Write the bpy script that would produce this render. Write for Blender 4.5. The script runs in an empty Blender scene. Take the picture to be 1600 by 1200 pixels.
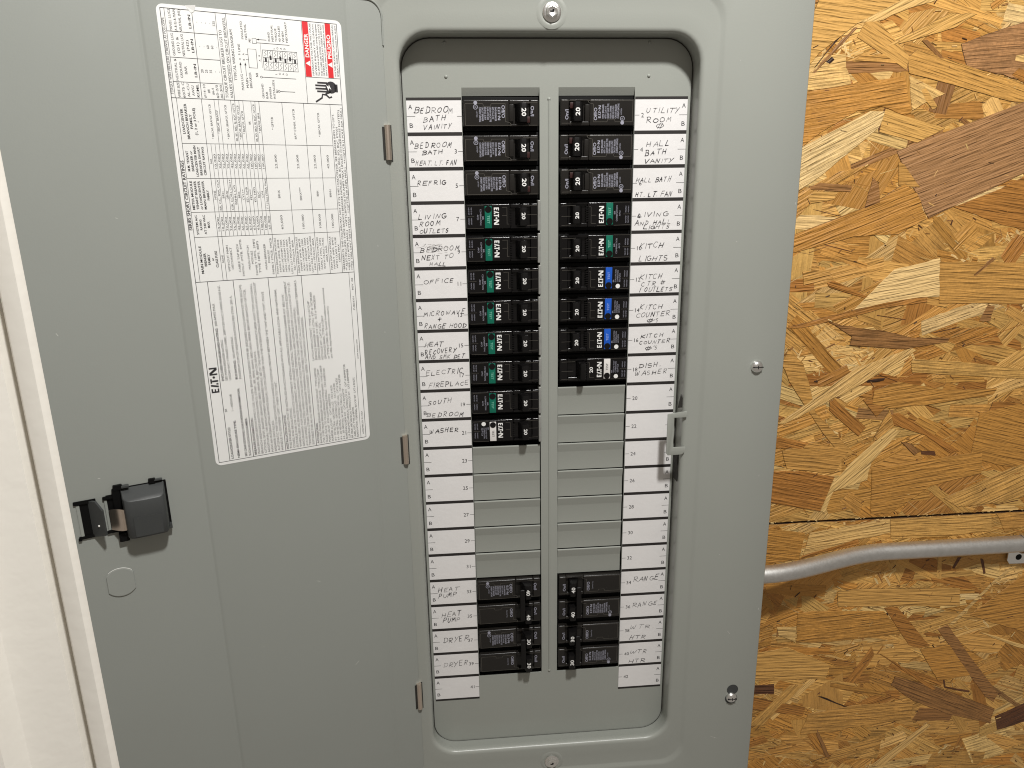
import bpy, bmesh, math, random
from mathutils import Vector, Matrix, Euler

IN = 0.0254                      # everything below is written in inches, built in metres
random.seed(7)
scn = bpy.context.scene
col = scn.collection

# ------------------------------------------------------------------ camera
CAM = (-3.01674747, -22.6705770, -2.6684282)
MR = ((0.9965391, -0.08190907, -0.01416772), (0.03514058, 0.26065557, 0.96479211), (0.07533233, 0.96195092, -0.2626318))
cd = bpy.data.cameras.new('camera'); cam = bpy.data.objects.new('camera', cd); col.objects.link(cam)
rm = Matrix(((MR[0][0], MR[1][0], -MR[2][0]), (MR[0][1], MR[1][1], -MR[2][1]), (MR[0][2], MR[1][2], -MR[2][2])))
cam.matrix_world = Matrix.Translation(Vector(CAM) * IN) @ rm.to_4x4()
cd.sensor_width = 36.0; cd.lens = 36.0 * 1110.0 / 1600.0
cd.clip_start = 0.01; cd.clip_end = 50.0
scn.camera = cam

# ------------------------------------------------------------------ light and exposure
w = bpy.data.worlds.new('World'); scn.world = w; w.use_nodes = True
bg = w.node_tree.nodes['Background']
bg.inputs['Color'].default_value = (1.0, 0.90, 0.79, 1); bg.inputs['Strength'].default_value = 0.26
ld = bpy.data.lights.new('ceiling_bulb', 'POINT'); lo = bpy.data.objects.new('ceiling_bulb', ld); col.objects.link(lo)
lo.location = Vector((4.8, -25.0, 27.3)) * IN
ld.energy = 57.5; ld.color = (1.0, 0.985, 0.955); ld.shadow_soft_size = 1.8 * IN
scn.view_settings.view_transform = 'Standard'; scn.view_settings.look = 'None'
scn.view_settings.exposure = 0.0; scn.view_settings.gamma = 1.0
scn.cycles.filter_width = 1.1

# ------------------------------------------------------------------ materials
class NT:
    def __init__(s, name):
        s.m = bpy.data.materials.new(name); s.m.use_nodes = True
        s.t = s.m.node_tree; s.b = s.t.nodes['Principled BSDF']
    def n(s, kind, **kw):
        nd = s.t.nodes.new(kind)
        for k, v in kw.items():
            if k in nd.inputs: nd.inputs[k].default_value = v
            else: setattr(nd, k, v)
        return nd
    def l(s, a, b): s.t.links.new(a, b)

def simple(name, color, rough=0.5, metal=0.0, spec=0.5, var=0.06, bump=0.0, bscale=300.0, nscale=25.0, rvar=0.0, coat=0.0):
    q = NT(name); b = q.b
    tc = q.n('ShaderNodeTexCoord')
    nz = q.n('ShaderNodeTexNoise', Scale=nscale, Detail=5.0, Roughness=0.6); q.l(tc.outputs['Object'], nz.inputs['Vector'])
    mr = q.n('ShaderNodeMapRange'); mr.inputs['To Min'].default_value = 1 - var; mr.inputs['To Max'].default_value = 1 + var
    q.l(nz.outputs['Fac'], mr.inputs['Value'])
    mx = q.n('ShaderNodeVectorMath', operation='SCALE'); mx.inputs[0].default_value = color
    q.l(mr.outputs['Result'], mx.inputs['Scale']); q.l(mx.outputs['Vector'], b.inputs['Base Color'])
    b.inputs['Roughness'].default_value = rough; b.inputs['Metallic'].default_value = metal
    b.inputs['Specular IOR Level'].default_value = spec; b.inputs['Coat Weight'].default_value = coat
    if rvar:
        m2 = q.n('ShaderNodeMapRange'); m2.inputs['To Min'].default_value = rough - rvar; m2.inputs['To Max'].default_value = rough + rvar
        n2 = q.n('ShaderNodeTexNoise', Scale=nscale * 3, Detail=4.0); q.l(tc.outputs['Object'], n2.inputs['Vector'])
        q.l(n2.outputs['Fac'], m2.inputs['Value']); q.l(m2.outputs['Result'], b.inputs['Roughness'])
    if bump:
        n3 = q.n('ShaderNodeTexNoise', Scale=bscale, Detail=2.0); q.l(tc.outputs['Object'], n3.inputs['Vector'])
        bp = q.n('ShaderNodeBump', Strength=bump, Distance=0.0004); q.l(n3.outputs['Fac'], bp.inputs['Height']); q.l(bp.outputs['Normal'], b.inputs['Normal'])
    return q.m

M = {}
M['grey'] = simple('grey_enamel', (0.305, 0.317, 0.288), 0.34, spec=0.45, var=0.035, bump=0.10, bscale=900, nscale=9, rvar=0.06)
M['door'] = simple('grey_enamel_door', (0.276, 0.290, 0.268), 0.42, spec=0.4, var=0.03, bump=0.10, bscale=900, nscale=9, rvar=0.06)
M['black'] = simple('black_plastic', (0.0042, 0.0038, 0.0040), 0.16, spec=0.36, var=0.2, bump=0.08, bscale=1500, rvar=0.06)
M['matt'] = simple('matt_black_plastic', (0.0135, 0.0120, 0.0105), 0.26, spec=0.40, var=0.15, bump=0.12, bscale=1800, rvar=0.05)
M['handle'] = simple('black_handle_plastic', (0.0055, 0.005, 0.005), 0.36, spec=0.28, var=0.1, bump=0.1, bscale=1800)
M['maroon'] = simple('dark_red_plastic', (0.030, 0.006, 0.005), 0.4)
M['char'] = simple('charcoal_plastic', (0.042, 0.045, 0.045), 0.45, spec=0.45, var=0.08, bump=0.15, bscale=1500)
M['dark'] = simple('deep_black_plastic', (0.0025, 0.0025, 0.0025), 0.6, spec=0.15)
M['green'] = simple('green_button', (0.000, 0.135, 0.085), 0.35)
M['blue'] = simple('blue_button', (0.006, 0.085, 0.48), 0.35)
M['white'] = simple('white_button', (0.72, 0.70, 0.68), 0.4)
M['clip'] = simple('pale_glint_plastic', (0.25, 0.25, 0.235), 0.22, var=0.5, nscale=160)  # pale patchy colour imitates the glint on the breaker ends
M['pgrey'] = simple('grey_print', (0.31, 0.31, 0.37), 0.6)
M['pdim'] = simple('faint_moulding', (0.035, 0.033, 0.031), 0.4)
M['pline'] = simple('moulded_line', (0.085, 0.078, 0.066), 0.35)
M['pwhite'] = simple('white_print', (0.80, 0.80, 0.78), 0.6)
M['pgreen'] = simple('pale_green_print', (0.20, 0.55, 0.42), 0.6)
M['pblue'] = simple('pale_blue_print', (0.30, 0.45, 0.85), 0.6)
M['ink'] = simple('black_ink', (0.018, 0.016, 0.018), 0.7, var=0.4)
M['pen'] = simple('ballpoint_ink', (0.035, 0.031, 0.035), 0.6, var=0.55, nscale=260)
M['penlite'] = simple('faint_ballpoint_ink', (0.20, 0.19, 0.195), 0.6, var=0.6, nscale=260)
M['smudge'] = simple('graphite_smudge', (0.50, 0.485, 0.475), 0.7, var=0.1)
M['sink'] = simple('sticker_ink', (0.022, 0.020, 0.022), 0.7, var=0.3)
M['red'] = simple('red_ink', (0.62, 0.012, 0.018), 0.5)
M['paper'] = simple('label_paper', (0.745, 0.73, 0.725), 0.62, var=0.055, nscale=55, bump=0.25, bscale=260)
M['vinyl'] = simple('sticker_vinyl', (0.745, 0.745, 0.73), 0.45, var=0.03, nscale=40, bump=0.15, bscale=120)
M['bar'] = simple('black_bar_ink', (0.016, 0.013, 0.012), 0.6)
M['zinc'] = simple('zinc_plated_steel', (0.86, 0.86, 0.84), 0.27, metal=1.0, var=0.12, bump=0.25, bscale=700, rvar=0.08)
M['nickel'] = simple('nickel_hinge', (0.74, 0.64, 0.55), 0.36, metal=1.0, var=0.1, rvar=0.04)
M['copper'] = simple('copper_spring', (0.80, 0.47, 0.28), 0.2, metal=1.0, var=0.1)
M['conduit'] = simple('galvanised_conduit', (0.66, 0.655, 0.635), 0.47, metal=1.0, var=0.16, nscale=150, bump=0.15, bscale=420, rvar=0.08)
M['trim'] = simple('cream_paint', (0.80, 0.77, 0.705), 0.45, var=0.04, nscale=12, bump=0.3, bscale=180)
M['gap_shade'] = simple('gap_shade_black', (0.02, 0.018, 0.015), 0.8)  # dark fill standing in for the shade inside gaps and slots
M['bare'] = simple('scuffed_metal', (0.55, 0.55, 0.52), 0.4, var=0.3)

def osb_material(name='pressed_wood_strands', base=None):
    q = NT(name); b = q.b
    uv = q.n('ShaderNodeUVMap'); uv.uv_map = 'UVMap'
    at = q.n('ShaderNodeAttribute'); at.attribute_name = 'tint'
    mp = q.n('ShaderNodeMapping'); mp.inputs['Scale'].default_value = (0.35, 4.6, 1.0); q.l(uv.outputs['UV'], mp.inputs['Vector'])
    g1 = q.n('ShaderNodeTexNoise', Scale=1.6, Detail=2.5, Roughness=0.6, Distortion=0.25); q.l(mp.outputs['Vector'], g1.inputs['Vector'])
    mp2 = q.n('ShaderNodeMapping'); mp2.inputs['Scale'].default_value = (0.7, 11.0, 1.0); q.l(uv.outputs['UV'], mp2.inputs['Vector'])
    g2 = q.n('ShaderNodeTexNoise', Scale=1.0, Detail=1.5, Roughness=0.6); q.l(mp2.outputs['Vector'], g2.inputs['Vector'])
    g3 = q.n('ShaderNodeTexNoise', Scale=1.1, Detail=5.0, Roughness=0.6); q.l(uv.outputs['UV'], g3.inputs['Vector'])
    g4 = q.n('ShaderNodeTexNoise', Scale=9.0, Detail=2.0, Roughness=0.7); q.l(uv.outputs['UV'], g4.inputs['Vector'])
    def rng(src, lo_, hi_, a=0.3, c=0.7):
        m = q.n('ShaderNodeMapRange'); m.inputs['From Min'].default_value = a; m.inputs['From Max'].default_value = c
        m.inputs['To Min'].default_value = lo_; m.inputs['To Max'].default_value = hi_; q.l(src, m.inputs['Value']); return m.outputs['Result']
    def mul(a, c):
        m = q.n('ShaderNodeMath', operation='MULTIPLY'); q.l(a, m.inputs[0]); q.l(c, m.inputs[1]); return m.outputs[0]
    f = mul(mul(rng(g1.outputs['Fac'], 0.76, 1.18), rng(g2.outputs['Fac'], 0.80, 1.16)), mul(rng(g3.outputs['Fac'], 0.66, 1.26), rng(g4.outputs['Fac'], 0.74, 1.18)))
    m1 = q.n('ShaderNodeMath', operation='SUBTRACT'); q.l(f, m1.inputs[0]); m1.inputs[1].default_value = 1.0
    m2 = q.n('ShaderNodeMath', operation='MULTIPLY_ADD'); q.l(m1.outputs[0], m2.inputs[0]); q.l(at.outputs['Alpha'], m2.inputs[1]); m2.inputs[2].default_value = 1.0
    sc = q.n('ShaderNodeVectorMath', operation='SCALE'); q.l(at.outputs['Color'], sc.inputs[0]); q.l(m2.outputs[0], sc.inputs['Scale'])
    # resin and bark specks
    g5 = q.n('ShaderNodeTexNoise', Scale=4.0, Detail=2.0, Roughness=0.8); q.l(mp.outputs['Vector'], g5.inputs['Vector'])
    fk = rng(g5.outputs['Fac'], 0.0, 0.85, 0.66, 0.76)
    mx = q.n('ShaderNodeMix', data_type='RGBA'); q.l(fk, mx.inputs[0]); q.l(sc.outputs['Vector'], mx.inputs[6]); mx.inputs[7].default_value = (0.09, 0.035, 0.012, 1)
    q.l(mx.outputs[2], b.inputs['Base Color'])
    b.inputs['Roughness'].default_value = 0.55; b.inputs['Specular IOR Level'].default_value = 0.35
    bp = q.n('ShaderNodeBump', Strength=1.0, Distance=0.0014); q.l(g2.outputs['Fac'], bp.inputs['Height'])
    bp2 = q.n('ShaderNodeBump', Strength=0.7, Distance=0.0035); q.l(g1.outputs['Fac'], bp2.inputs['Height']); q.l(bp.outputs['Normal'], bp2.inputs['Normal']); q.l(bp2.outputs['Normal'], b.inputs['Normal'])
    return q.m
M['osb'] = osb_material()

# ------------------------------------------------------------------ helpers
class MB:
    """collects faces in inches, then links them as one mesh object"""
    def __init__(s): s.v = []; s.f = []; s.mi = []; s.cur = 0
    def add(s, vs, fs):
        o = len(s.v); s.v += [tuple(p) for p in vs]; s.f += [tuple(i + o for i in f) for f in fs]; s.mi += [s.cur] * len(fs)
    def bm(s, b):
        b.verts.index_update()
        s.add([tuple(v.co) for v in b.verts], [tuple(v.index for v in f.verts) for f in b.faces]); b.free()
    def box(s, x0, x1, y0, y1, z0, z1, r=0.0, seg=2, rot=None, at=None):
        b = bmesh.new(); bmesh.ops.create_cube(b, size=1.0)
        for v in b.verts: v.co = Vector(((x0 + x1) / 2 + v.co.x * (x1 - x0), (y0 + y1) / 2 + v.co.y * (y1 - y0), (z0 + z1) / 2 + v.co.z * (z1 - z0)))
        if r > 0: bmesh.ops.bevel(b, geom=list(b.edges), offset=r, segments=seg, affect='EDGES', profile=0.6)
        if rot is not None:
            for v in b.verts: v.co = rot @ (v.co - Vector(at)) + Vector(at)
        s.bm(b)
    def prism(s, pts, axis, a0, a1, r=0.0, seg=2):
        """pts 2D in the plane of the other two axes; axis: 'x' -> (y,z), 'y' -> (x,z), 'z' -> (x,y)"""
        def mk(p, a):
            return {'x': (a, p[0], p[1]), 'y': (p[0], a, p[1]), 'z': (p[0], p[1], a)}[axis]
        b = bmesh.new()
        va = [b.verts.new(mk(p, a0)) for p in pts]; vb = [b.verts.new(mk(p, a1)) for p in pts]
        n = len(pts)
        b.faces.new(va); b.faces.new(list(reversed(vb)))
        for i in range(n): b.faces.new((va[(i + 1) % n], va[i], vb[i], vb[(i + 1) % n]))
        bmesh.ops.recalc_face_normals(b, faces=list(b.faces))
        if r > 0: bmesh.ops.bevel(b, geom=list(b.edges), offset=r, segments=seg, affect='EDGES', profile=0.6)
        s.bm(b)
    def loops(s, ls, cap0=False, cap1=False, closed=True):
        n = len(ls[0]); vs = [p for l in ls for p in l]; fs = []
        for k in range(len(ls) - 1):
            for i in range(n if closed else n - 1):
                j = (i + 1) % n
                fs.append((k * n + i, k * n + j, (k + 1) * n + j, (k + 1) * n + i))
        if cap0: fs.append(tuple(range(n - 1, -1, -1)))
        if cap1: fs.append(tuple((len(ls) - 1) * n + i for i in range(n)))
        s.add(vs, fs)
    def tube(s, path, r, n=24, cap=True):
        ls = []
        for i, p in enumerate(path):
            a = Vector(path[max(i - 1, 0)]); c = Vector(path[min(i + 1, len(path) - 1)])
            t = (c - a).normalized(); u = t.cross(Vector((0, 0, 1))); 
            if u.length < 1e-4: u = Vector((1, 0, 0))
            u.normalize(); v = u.cross(t)
            ls.append([tuple(Vector(p) + (u * math.cos(2 * math.pi * k / n) + v * math.sin(2 * math.pi * k / n)) * r) for k in range(n)])
        s.loops(ls, cap, cap)
    def disc_stack(s, c, prof, n=24, rot0=0.0):
        """revolve about the y axis: prof = [(radius, y), ...]"""
        ls = [[(c[0] + r * math.cos(rot0 + 2 * math.pi * k / n), c[1] + y, c[2] + r * math.sin(rot0 + 2 * math.pi * k / n)) for k in range(n)] for r, y in prof]
        s.loops(ls, True, True)
    def quad(s, a, b, c, d): s.add([a, b, c, d], [(0, 1, 2, 3)])
    def build(s, name, mat, parent=None, loc=(0, 0, 0), angle=35, smooth=True):
        me = bpy.data.meshes.new(name)
        me.from_pydata([(p[0] * IN, p[1] * IN, p[2] * IN) for p in s.v], [], s.f)
        mats = mat if isinstance(mat, (list, tuple)) else [mat]
        for m in mats: me.materials.append(m)
        if len(mats) > 1: me.polygons.foreach_set('material_index', s.mi)
        me.update()
        b = bmesh.new(); b.from_mesh(me); bmesh.ops.recalc_face_normals(b, faces=list(b.faces)) if smooth else None; b.to_mesh(me); b.free()
        if smooth:
            me.shade_smooth(); me.set_sharp_from_angle(angle=math.radians(angle))
        o = bpy.data.objects.new(name, me); col.objects.link(o)
        o.location = Vector(loc) * IN
        if parent: o.parent = parent
        return o

def tag(o, label=None, cat=None, group=None, kind=None):
    if label: o['label'] = label
    if cat: o['category'] = cat
    if group: o['group'] = group
    if kind: o['kind'] = kind
    return o

def empty(name, loc=(0, 0, 0)):
    o = bpy.data.objects.new(name, None); col.objects.link(o); o.location = Vector(loc) * IN
    o.empty_display_size = 0.01
    return o

# ---- lettering
_tc = {}
def glyphs(s, bold=False):
    key = (s, bold)
    if key not in _tc:
        c = bpy.data.curves.new('t', 'FONT'); c.body = s; c.size = 1.0; c.resolution_u = 2; c.fill_mode = 'FRONT'
        if bold: c.offset = 0.022
        o = bpy.data.objects.new('t', c); col.objects.link(o)
        bpy.context.view_layer.update()
        me = o.evaluated_get(bpy.context.evaluated_depsgraph_get()).to_mesh()
        vs = [(v.co.x, v.co.y) for v in me.vertices]; fs = [tuple(p.vertices) for p in me.polygons]
        o.to_mesh_clear(); bpy.data.objects.remove(o); bpy.data.curves.remove(c)
        if not vs: vs = [(0, 0)]
        x0 = min(v[0] for v in vs); x1 = max(v[0] for v in vs)
        _tc[key] = ([(v[0] - x0, v[1]) for v in vs], fs, x1 - x0)
    return _tc[key]
CAPH = 0.73
def text(mb, s, pos, h, frame, width=None, align='l', bold=False):
    """frame(u, v) -> 3D, u along the reading direction, v up; pos = baseline start; h = capital height; width squeezes the line"""
    vs, fs, wd = glyphs(s, bold)
    k = h / CAPH; kx = k
    if width: kx = width / max(wd, 1e-6)
    tw = wd * kx
    ox = pos[0] - (tw / 2 if align == 'c' else tw if align == 'r' else 0)
    mb.add([frame(ox + x * kx, pos[1] + y * k) for x, y in vs], fs)
    return tw
def ribbon(mb, pts, wd, frame):
    """thin flat stroke along pts (2D)"""
    n = len(pts); L = []; R = []
    for i in range(n):
        a = pts[max(i - 1, 0)]; b = pts[min(i + 1, n - 1)]
        dx, dy = b[0] - a[0], b[1] - a[1]; d = math.hypot(dx, dy) or 1
        nx, ny = -dy / d, dx / d; e = 0
        px, py = pts[i]
        if i == 0: px -= dx / d * wd * .4; py -= dy / d * wd * .4
        if i == n - 1: px += dx / d * wd * .4; py += dy / d * wd * .4
        L.append(frame(px + nx * wd / 2, py + ny * wd / 2)); R.append(frame(px - nx * wd / 2, py - ny * wd / 2))
    mb.add(L + R, [(i, i + 1, n + i + 1, n + i) for i in range(n - 1)])
def line(mb, a, b, wd, frame): ribbon(mb, [a, b], wd, frame)
def rect(mb, u0, v0, u1, v1, frame): mb.add([frame(u0, v0), frame(u1, v0), frame(u1, v1), frame(u0, v1)], [(0, 1, 2, 3)])
def ring(mb, c, r, wd, frame, n=16): ribbon(mb, [(c[0] + r * math.cos(2 * math.pi * k / n), c[1] + r * math.sin(2 * math.pi * k / n)) for k in range(n + 1)], wd, frame)
def disc(mb, c, r, frame, n=16): mb.add([frame(c[0] + r * math.cos(2 * math.pi * k / n), c[1] + r * math.sin(2 * math.pi * k / n)) for k in range(n)], [tuple(range(n))])

def arcp(cx, cy, rx, ry, a0, a1, n=8):
    return [(cx + rx * math.cos(math.radians(a0 + (a1 - a0) * k / n)), cy + ry * math.sin(math.radians(a0 + (a1 - a0) * k / n))) for k in range(n + 1)]
SF = {
 'A': [[(0, 0), (.32, 1), (.62, 0)], [(.1, .4), (.58, .42)]],
 'B': [[(.05, 0), (.05, 1)], [(.0, .98)] + arcp(.25, .76, .28, .24, 90, -90) + [(.1, .52)], arcp(.25, .27, .34, .27, 90, -90) + [(-.02, .02)]],
 'C': [arcp(.36, .5, .34, .5, 50, 310)],
 'D': [[(.08, 0), (.08, 1)], [(0, .97)] + arcp(.15, .5, .45, .49, 90, -90) + [(.0, .02)]],
 'E': [[(.5, 1), (.05, .97), (.03, .03), (.52, 0)], [(.05, .52), (.42, .52)]],
 'F': [[(.55, 1), (.08, .97), (.02, 0)], [(.06, .52), (.42, .54)]],
 'G': [arcp(.36, .5, .34, .5, 55, 330) + [(.66, .45), (.4, .45)]],
 'H': [[(.05, 1), (.0, 0)], [(.55, 1), (.5, 0)], [(.02, .48), (.54, .54)]],
 'I': [[(.12, 1), (.1, 0)]],
 'J': [[(.4, 1), (.38, .2), (.2, 0), (0, .2)]],
 'K': [[(.05, 1), (.0, 0)], [(.55, 1), (.05, .45), (.55, 0)]],
 'L': [[(.08, 1), (.0, .03), (.5, .0)]],
 'M': [[(0, 0), (.12, .95), (.3, .35), (.52, .98), (.62, 0)]],
 'N': [[(0, 0), (.08, .98), (.48, .04), (.58, 1)]],
 'O': [arcp(.3, .5, .3, .48, 100, 465, 12)],
 'P': [[(.06, 0), (.06, 1)], [(0, .97)] + arcp(.25, .74, .28, .26, 90, -90) + [(.08, .46)]],
 'R': [[(.05, 0), (.06, 1)], [(-.02, .95)] + arcp(.25, .75, .27, .25, 90, -90) + [(.1, .48), (.6, .0)]],
 'S': [arcp(.28, .75, .25, .24, 40, 250, 7) + arcp(.26, .26, .26, .26, 90, -140, 7)],
 'T': [[(0, .98), (.62, 1.0)], [(.3, .98), (.26, 0)]],
 'U': [[(.02, 1), (.0, .35), (.15, .02), (.38, .05), (.52, .4), (.55, 1)]],
 'V': [[(0, 1), (.2, 0), (.58, 1)]],
 'W': [[(0, .9), (.08, .1), (.25, .05), (.38, .7), (.48, .05), (.66, .2), (.78, 1)]],
 'X': [[(0, 1), (.55, 0)], [(.55, 1), (0, 0)]],
 'Y': [[(0, 1), (.26, .5)], [(.6, 1), (.08, -.1)]],
 '1': [[(.2, 1), (.05, 0)]],
 '#': [[(.2, 1), (.1, 0)], [(.45, 1), (.35, 0)], [(0, .62), (.6, .68)], [(-.02, .3), (.55, .36)]],
 '.': [[(.08, .0), (.12, .05)]], ',': [[(.1, .08), (.05, -.1)]], "'": [[(.12, 1), (.05, .75)]],
 '+': [[(0, .5), (.6, .5)], [(.3, .9), (.28, .1)]],
 '@': [arcp(.4, .5, .42, .36, 0, 360, 12), [(.38, 1.05), (.22, -.05)], [(.62, 1.0), (.46, -.1)]],
}
ADV = {'I': .34, '1': .4, '.': .3, ',': .3, "'": .35, ' ': .55, 'W': .98, 'M': .84, '@': 1.0}
def penline(mb, pp, wd, frame):
    run = [pp[0]]
    for i in range(1, len(pp)):
        run.append(pp[i])
        if i < len(pp) - 1:
            a, b, c = pp[i - 1], pp[i], pp[i + 1]
            d = math.atan2(c[1] - b[1], c[0] - b[0]) - math.atan2(b[1] - a[1], b[0] - a[0])
            if abs((d + math.pi) % (2 * math.pi) - math.pi) > .8: ribbon(mb, run, wd, frame); run = [pp[i]]
    ribbon(mb, run, wd, frame)
def scrawl(mb, s, a, b, h, frame, rnd, wd=.0155):
    """single-stroke pen capitals from a to b (baseline), slanted and uneven"""
    tot = sum(ADV.get(c, .80) for c in s) - .16
    dx, dy = b[0] - a[0], b[1] - a[1]; L = math.hypot(dx, dy); k = L / tot; ca, sa = dx / L, dy / L
    x = 0.0; slant = .34
    for c in s:
        g = SF.get(c)
        if g:
            jh = h * rnd.uniform(.78, 1.18); jy = rnd.uniform(-.09, .09) * h; js = slant + rnd.uniform(-.16, .16); jx = rnd.uniform(.72, 1.08); wl = wd * rnd.uniform(.65, 1.25)
            for st in g:
                pp = []
                for i, (u, v) in enumerate(st):
                    uu = x + u * k * jx + v * jh * js * .8 + rnd.uniform(-.03, .03) * k; vv = v * jh + jy + rnd.uniform(-.035, .035) * h
                    pp.append((a[0] + uu * ca - vv * sa, a[1] + uu * sa + vv * ca))
                penline(mb, pp, wl * rnd.uniform(.75, 1.2), frame)
        x += ADV.get(c, .80) * k

def logo(mb, u0, v0, u1, h, frame):
    """bold letters E, A without a bar, T, a dot and N"""
    W = u1 - u0
    def P(pts): mb.add([frame(u0 + x * W, v0 + y * h) for x, y in pts], [tuple(range(len(pts)))])
    P([(0, 0), (.06, 0), (.06, 1), (0, 1)]); P([(.06, 0), (.165, 0), (.155, .20), (.06, .20)]); P([(.06, .41), (.145, .41), (.15, .59), (.06, .59)]); P([(.06, .80), (.165, .80), (.165, 1), (.06, 1)])
    P([(.205, 0), (.275, 0), (.335, .95), (.315, 1), (.27, 1)]); P([(.315, .0), (.39, 0), (.37, .28), (.325, .28)])
    P([(.385, .80), (.56, .80), (.56, 1), (.375, 1)]); P([(.43, 0), (.50, 0), (.50, .78), (.43, .78)])
    disc(mb, (u0 + .615 * W, v0 + .5 * h), .17 * h, frame, 12)
    P([(.70, 0), (.765, 0), (.765, 1), (.70, 1)]); P([(.765, 1), (.765, .66), (.90, 0), (.94, 0), (.94, .34), (.80, 1)]); P([(.94, 0), (1, 0), (1, 1), (.94, 1)])

def rrect(x0, x1, z0, z1, r, y, n=8):
    pts = []
    for cx, cz, a0 in ((x1 - r, z1 - r, 0), (x0 + r, z1 - r, 90), (x0 + r, z0 + r, 180), (x1 - r, z0 + r, 270)):
        for k in range(n + 1):
            a = math.radians(a0 + 90 * k / n); pts.append((cx + r * math.cos(a), y, cz + r * math.sin(a)))
    return pts

# ================================================================== the wood wall
YW = 3.2; SEAM = -16.12
C3 = Vector(CAM)
def ray(x, y):
    a, b = (x - 800) / 1110.0, -(y - 600) / 1110.0
    return Vector([a * MR[0][i] + b * MR[1][i] + MR[2][i] for i in range(3)])
def on_wall(x, y, Y=YW):
    d = ray(x, y); t = (Y - C3.y) / d.y; p = C3 + d * t; return (p.x, p.z)

def clip(poly, zc, above):
    out = []; n = len(poly)
    for i in range(n):
        a, b = poly[i], poly[(i + 1) % n]
        ia = (a[1] >= zc) == above; ib = (b[1] >= zc) == above
        if ia: out.append(a)
        if ia != ib:
            t = (zc - a[1]) / (b[1] - a[1]); out.append((a[0] + (b[0] - a[0]) * t, zc))
    return out

TINT = {  # real strand colours
 'gold': (0.610, 0.350, 0.098), 'orange': (0.510, 0.252, 0.054), 'deep': (0.405, 0.180, 0.038), 'pale': (0.700, 0.455, 0.165),
 'cream': (0.750, 0.530, 0.235), 'brown': (0.315, 0.155, 0.050), 'walnut': (0.370, 0.195, 0.080), 'dark': (0.125, 0.050, 0.020), 'bark': (0.040, 0.018, 0.010), 'honey': (0.560, 0.300, 0.076)}
def jit(c, a=.09, rnd=random):
    k = 1 + rnd.uniform(-a, a); h = rnd.uniform(-a, a) * .4
    return (c[0] * k, c[1] * k * .965 * (1 - h), c[2] * k * .93 * (1 - 2 * h))

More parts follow.
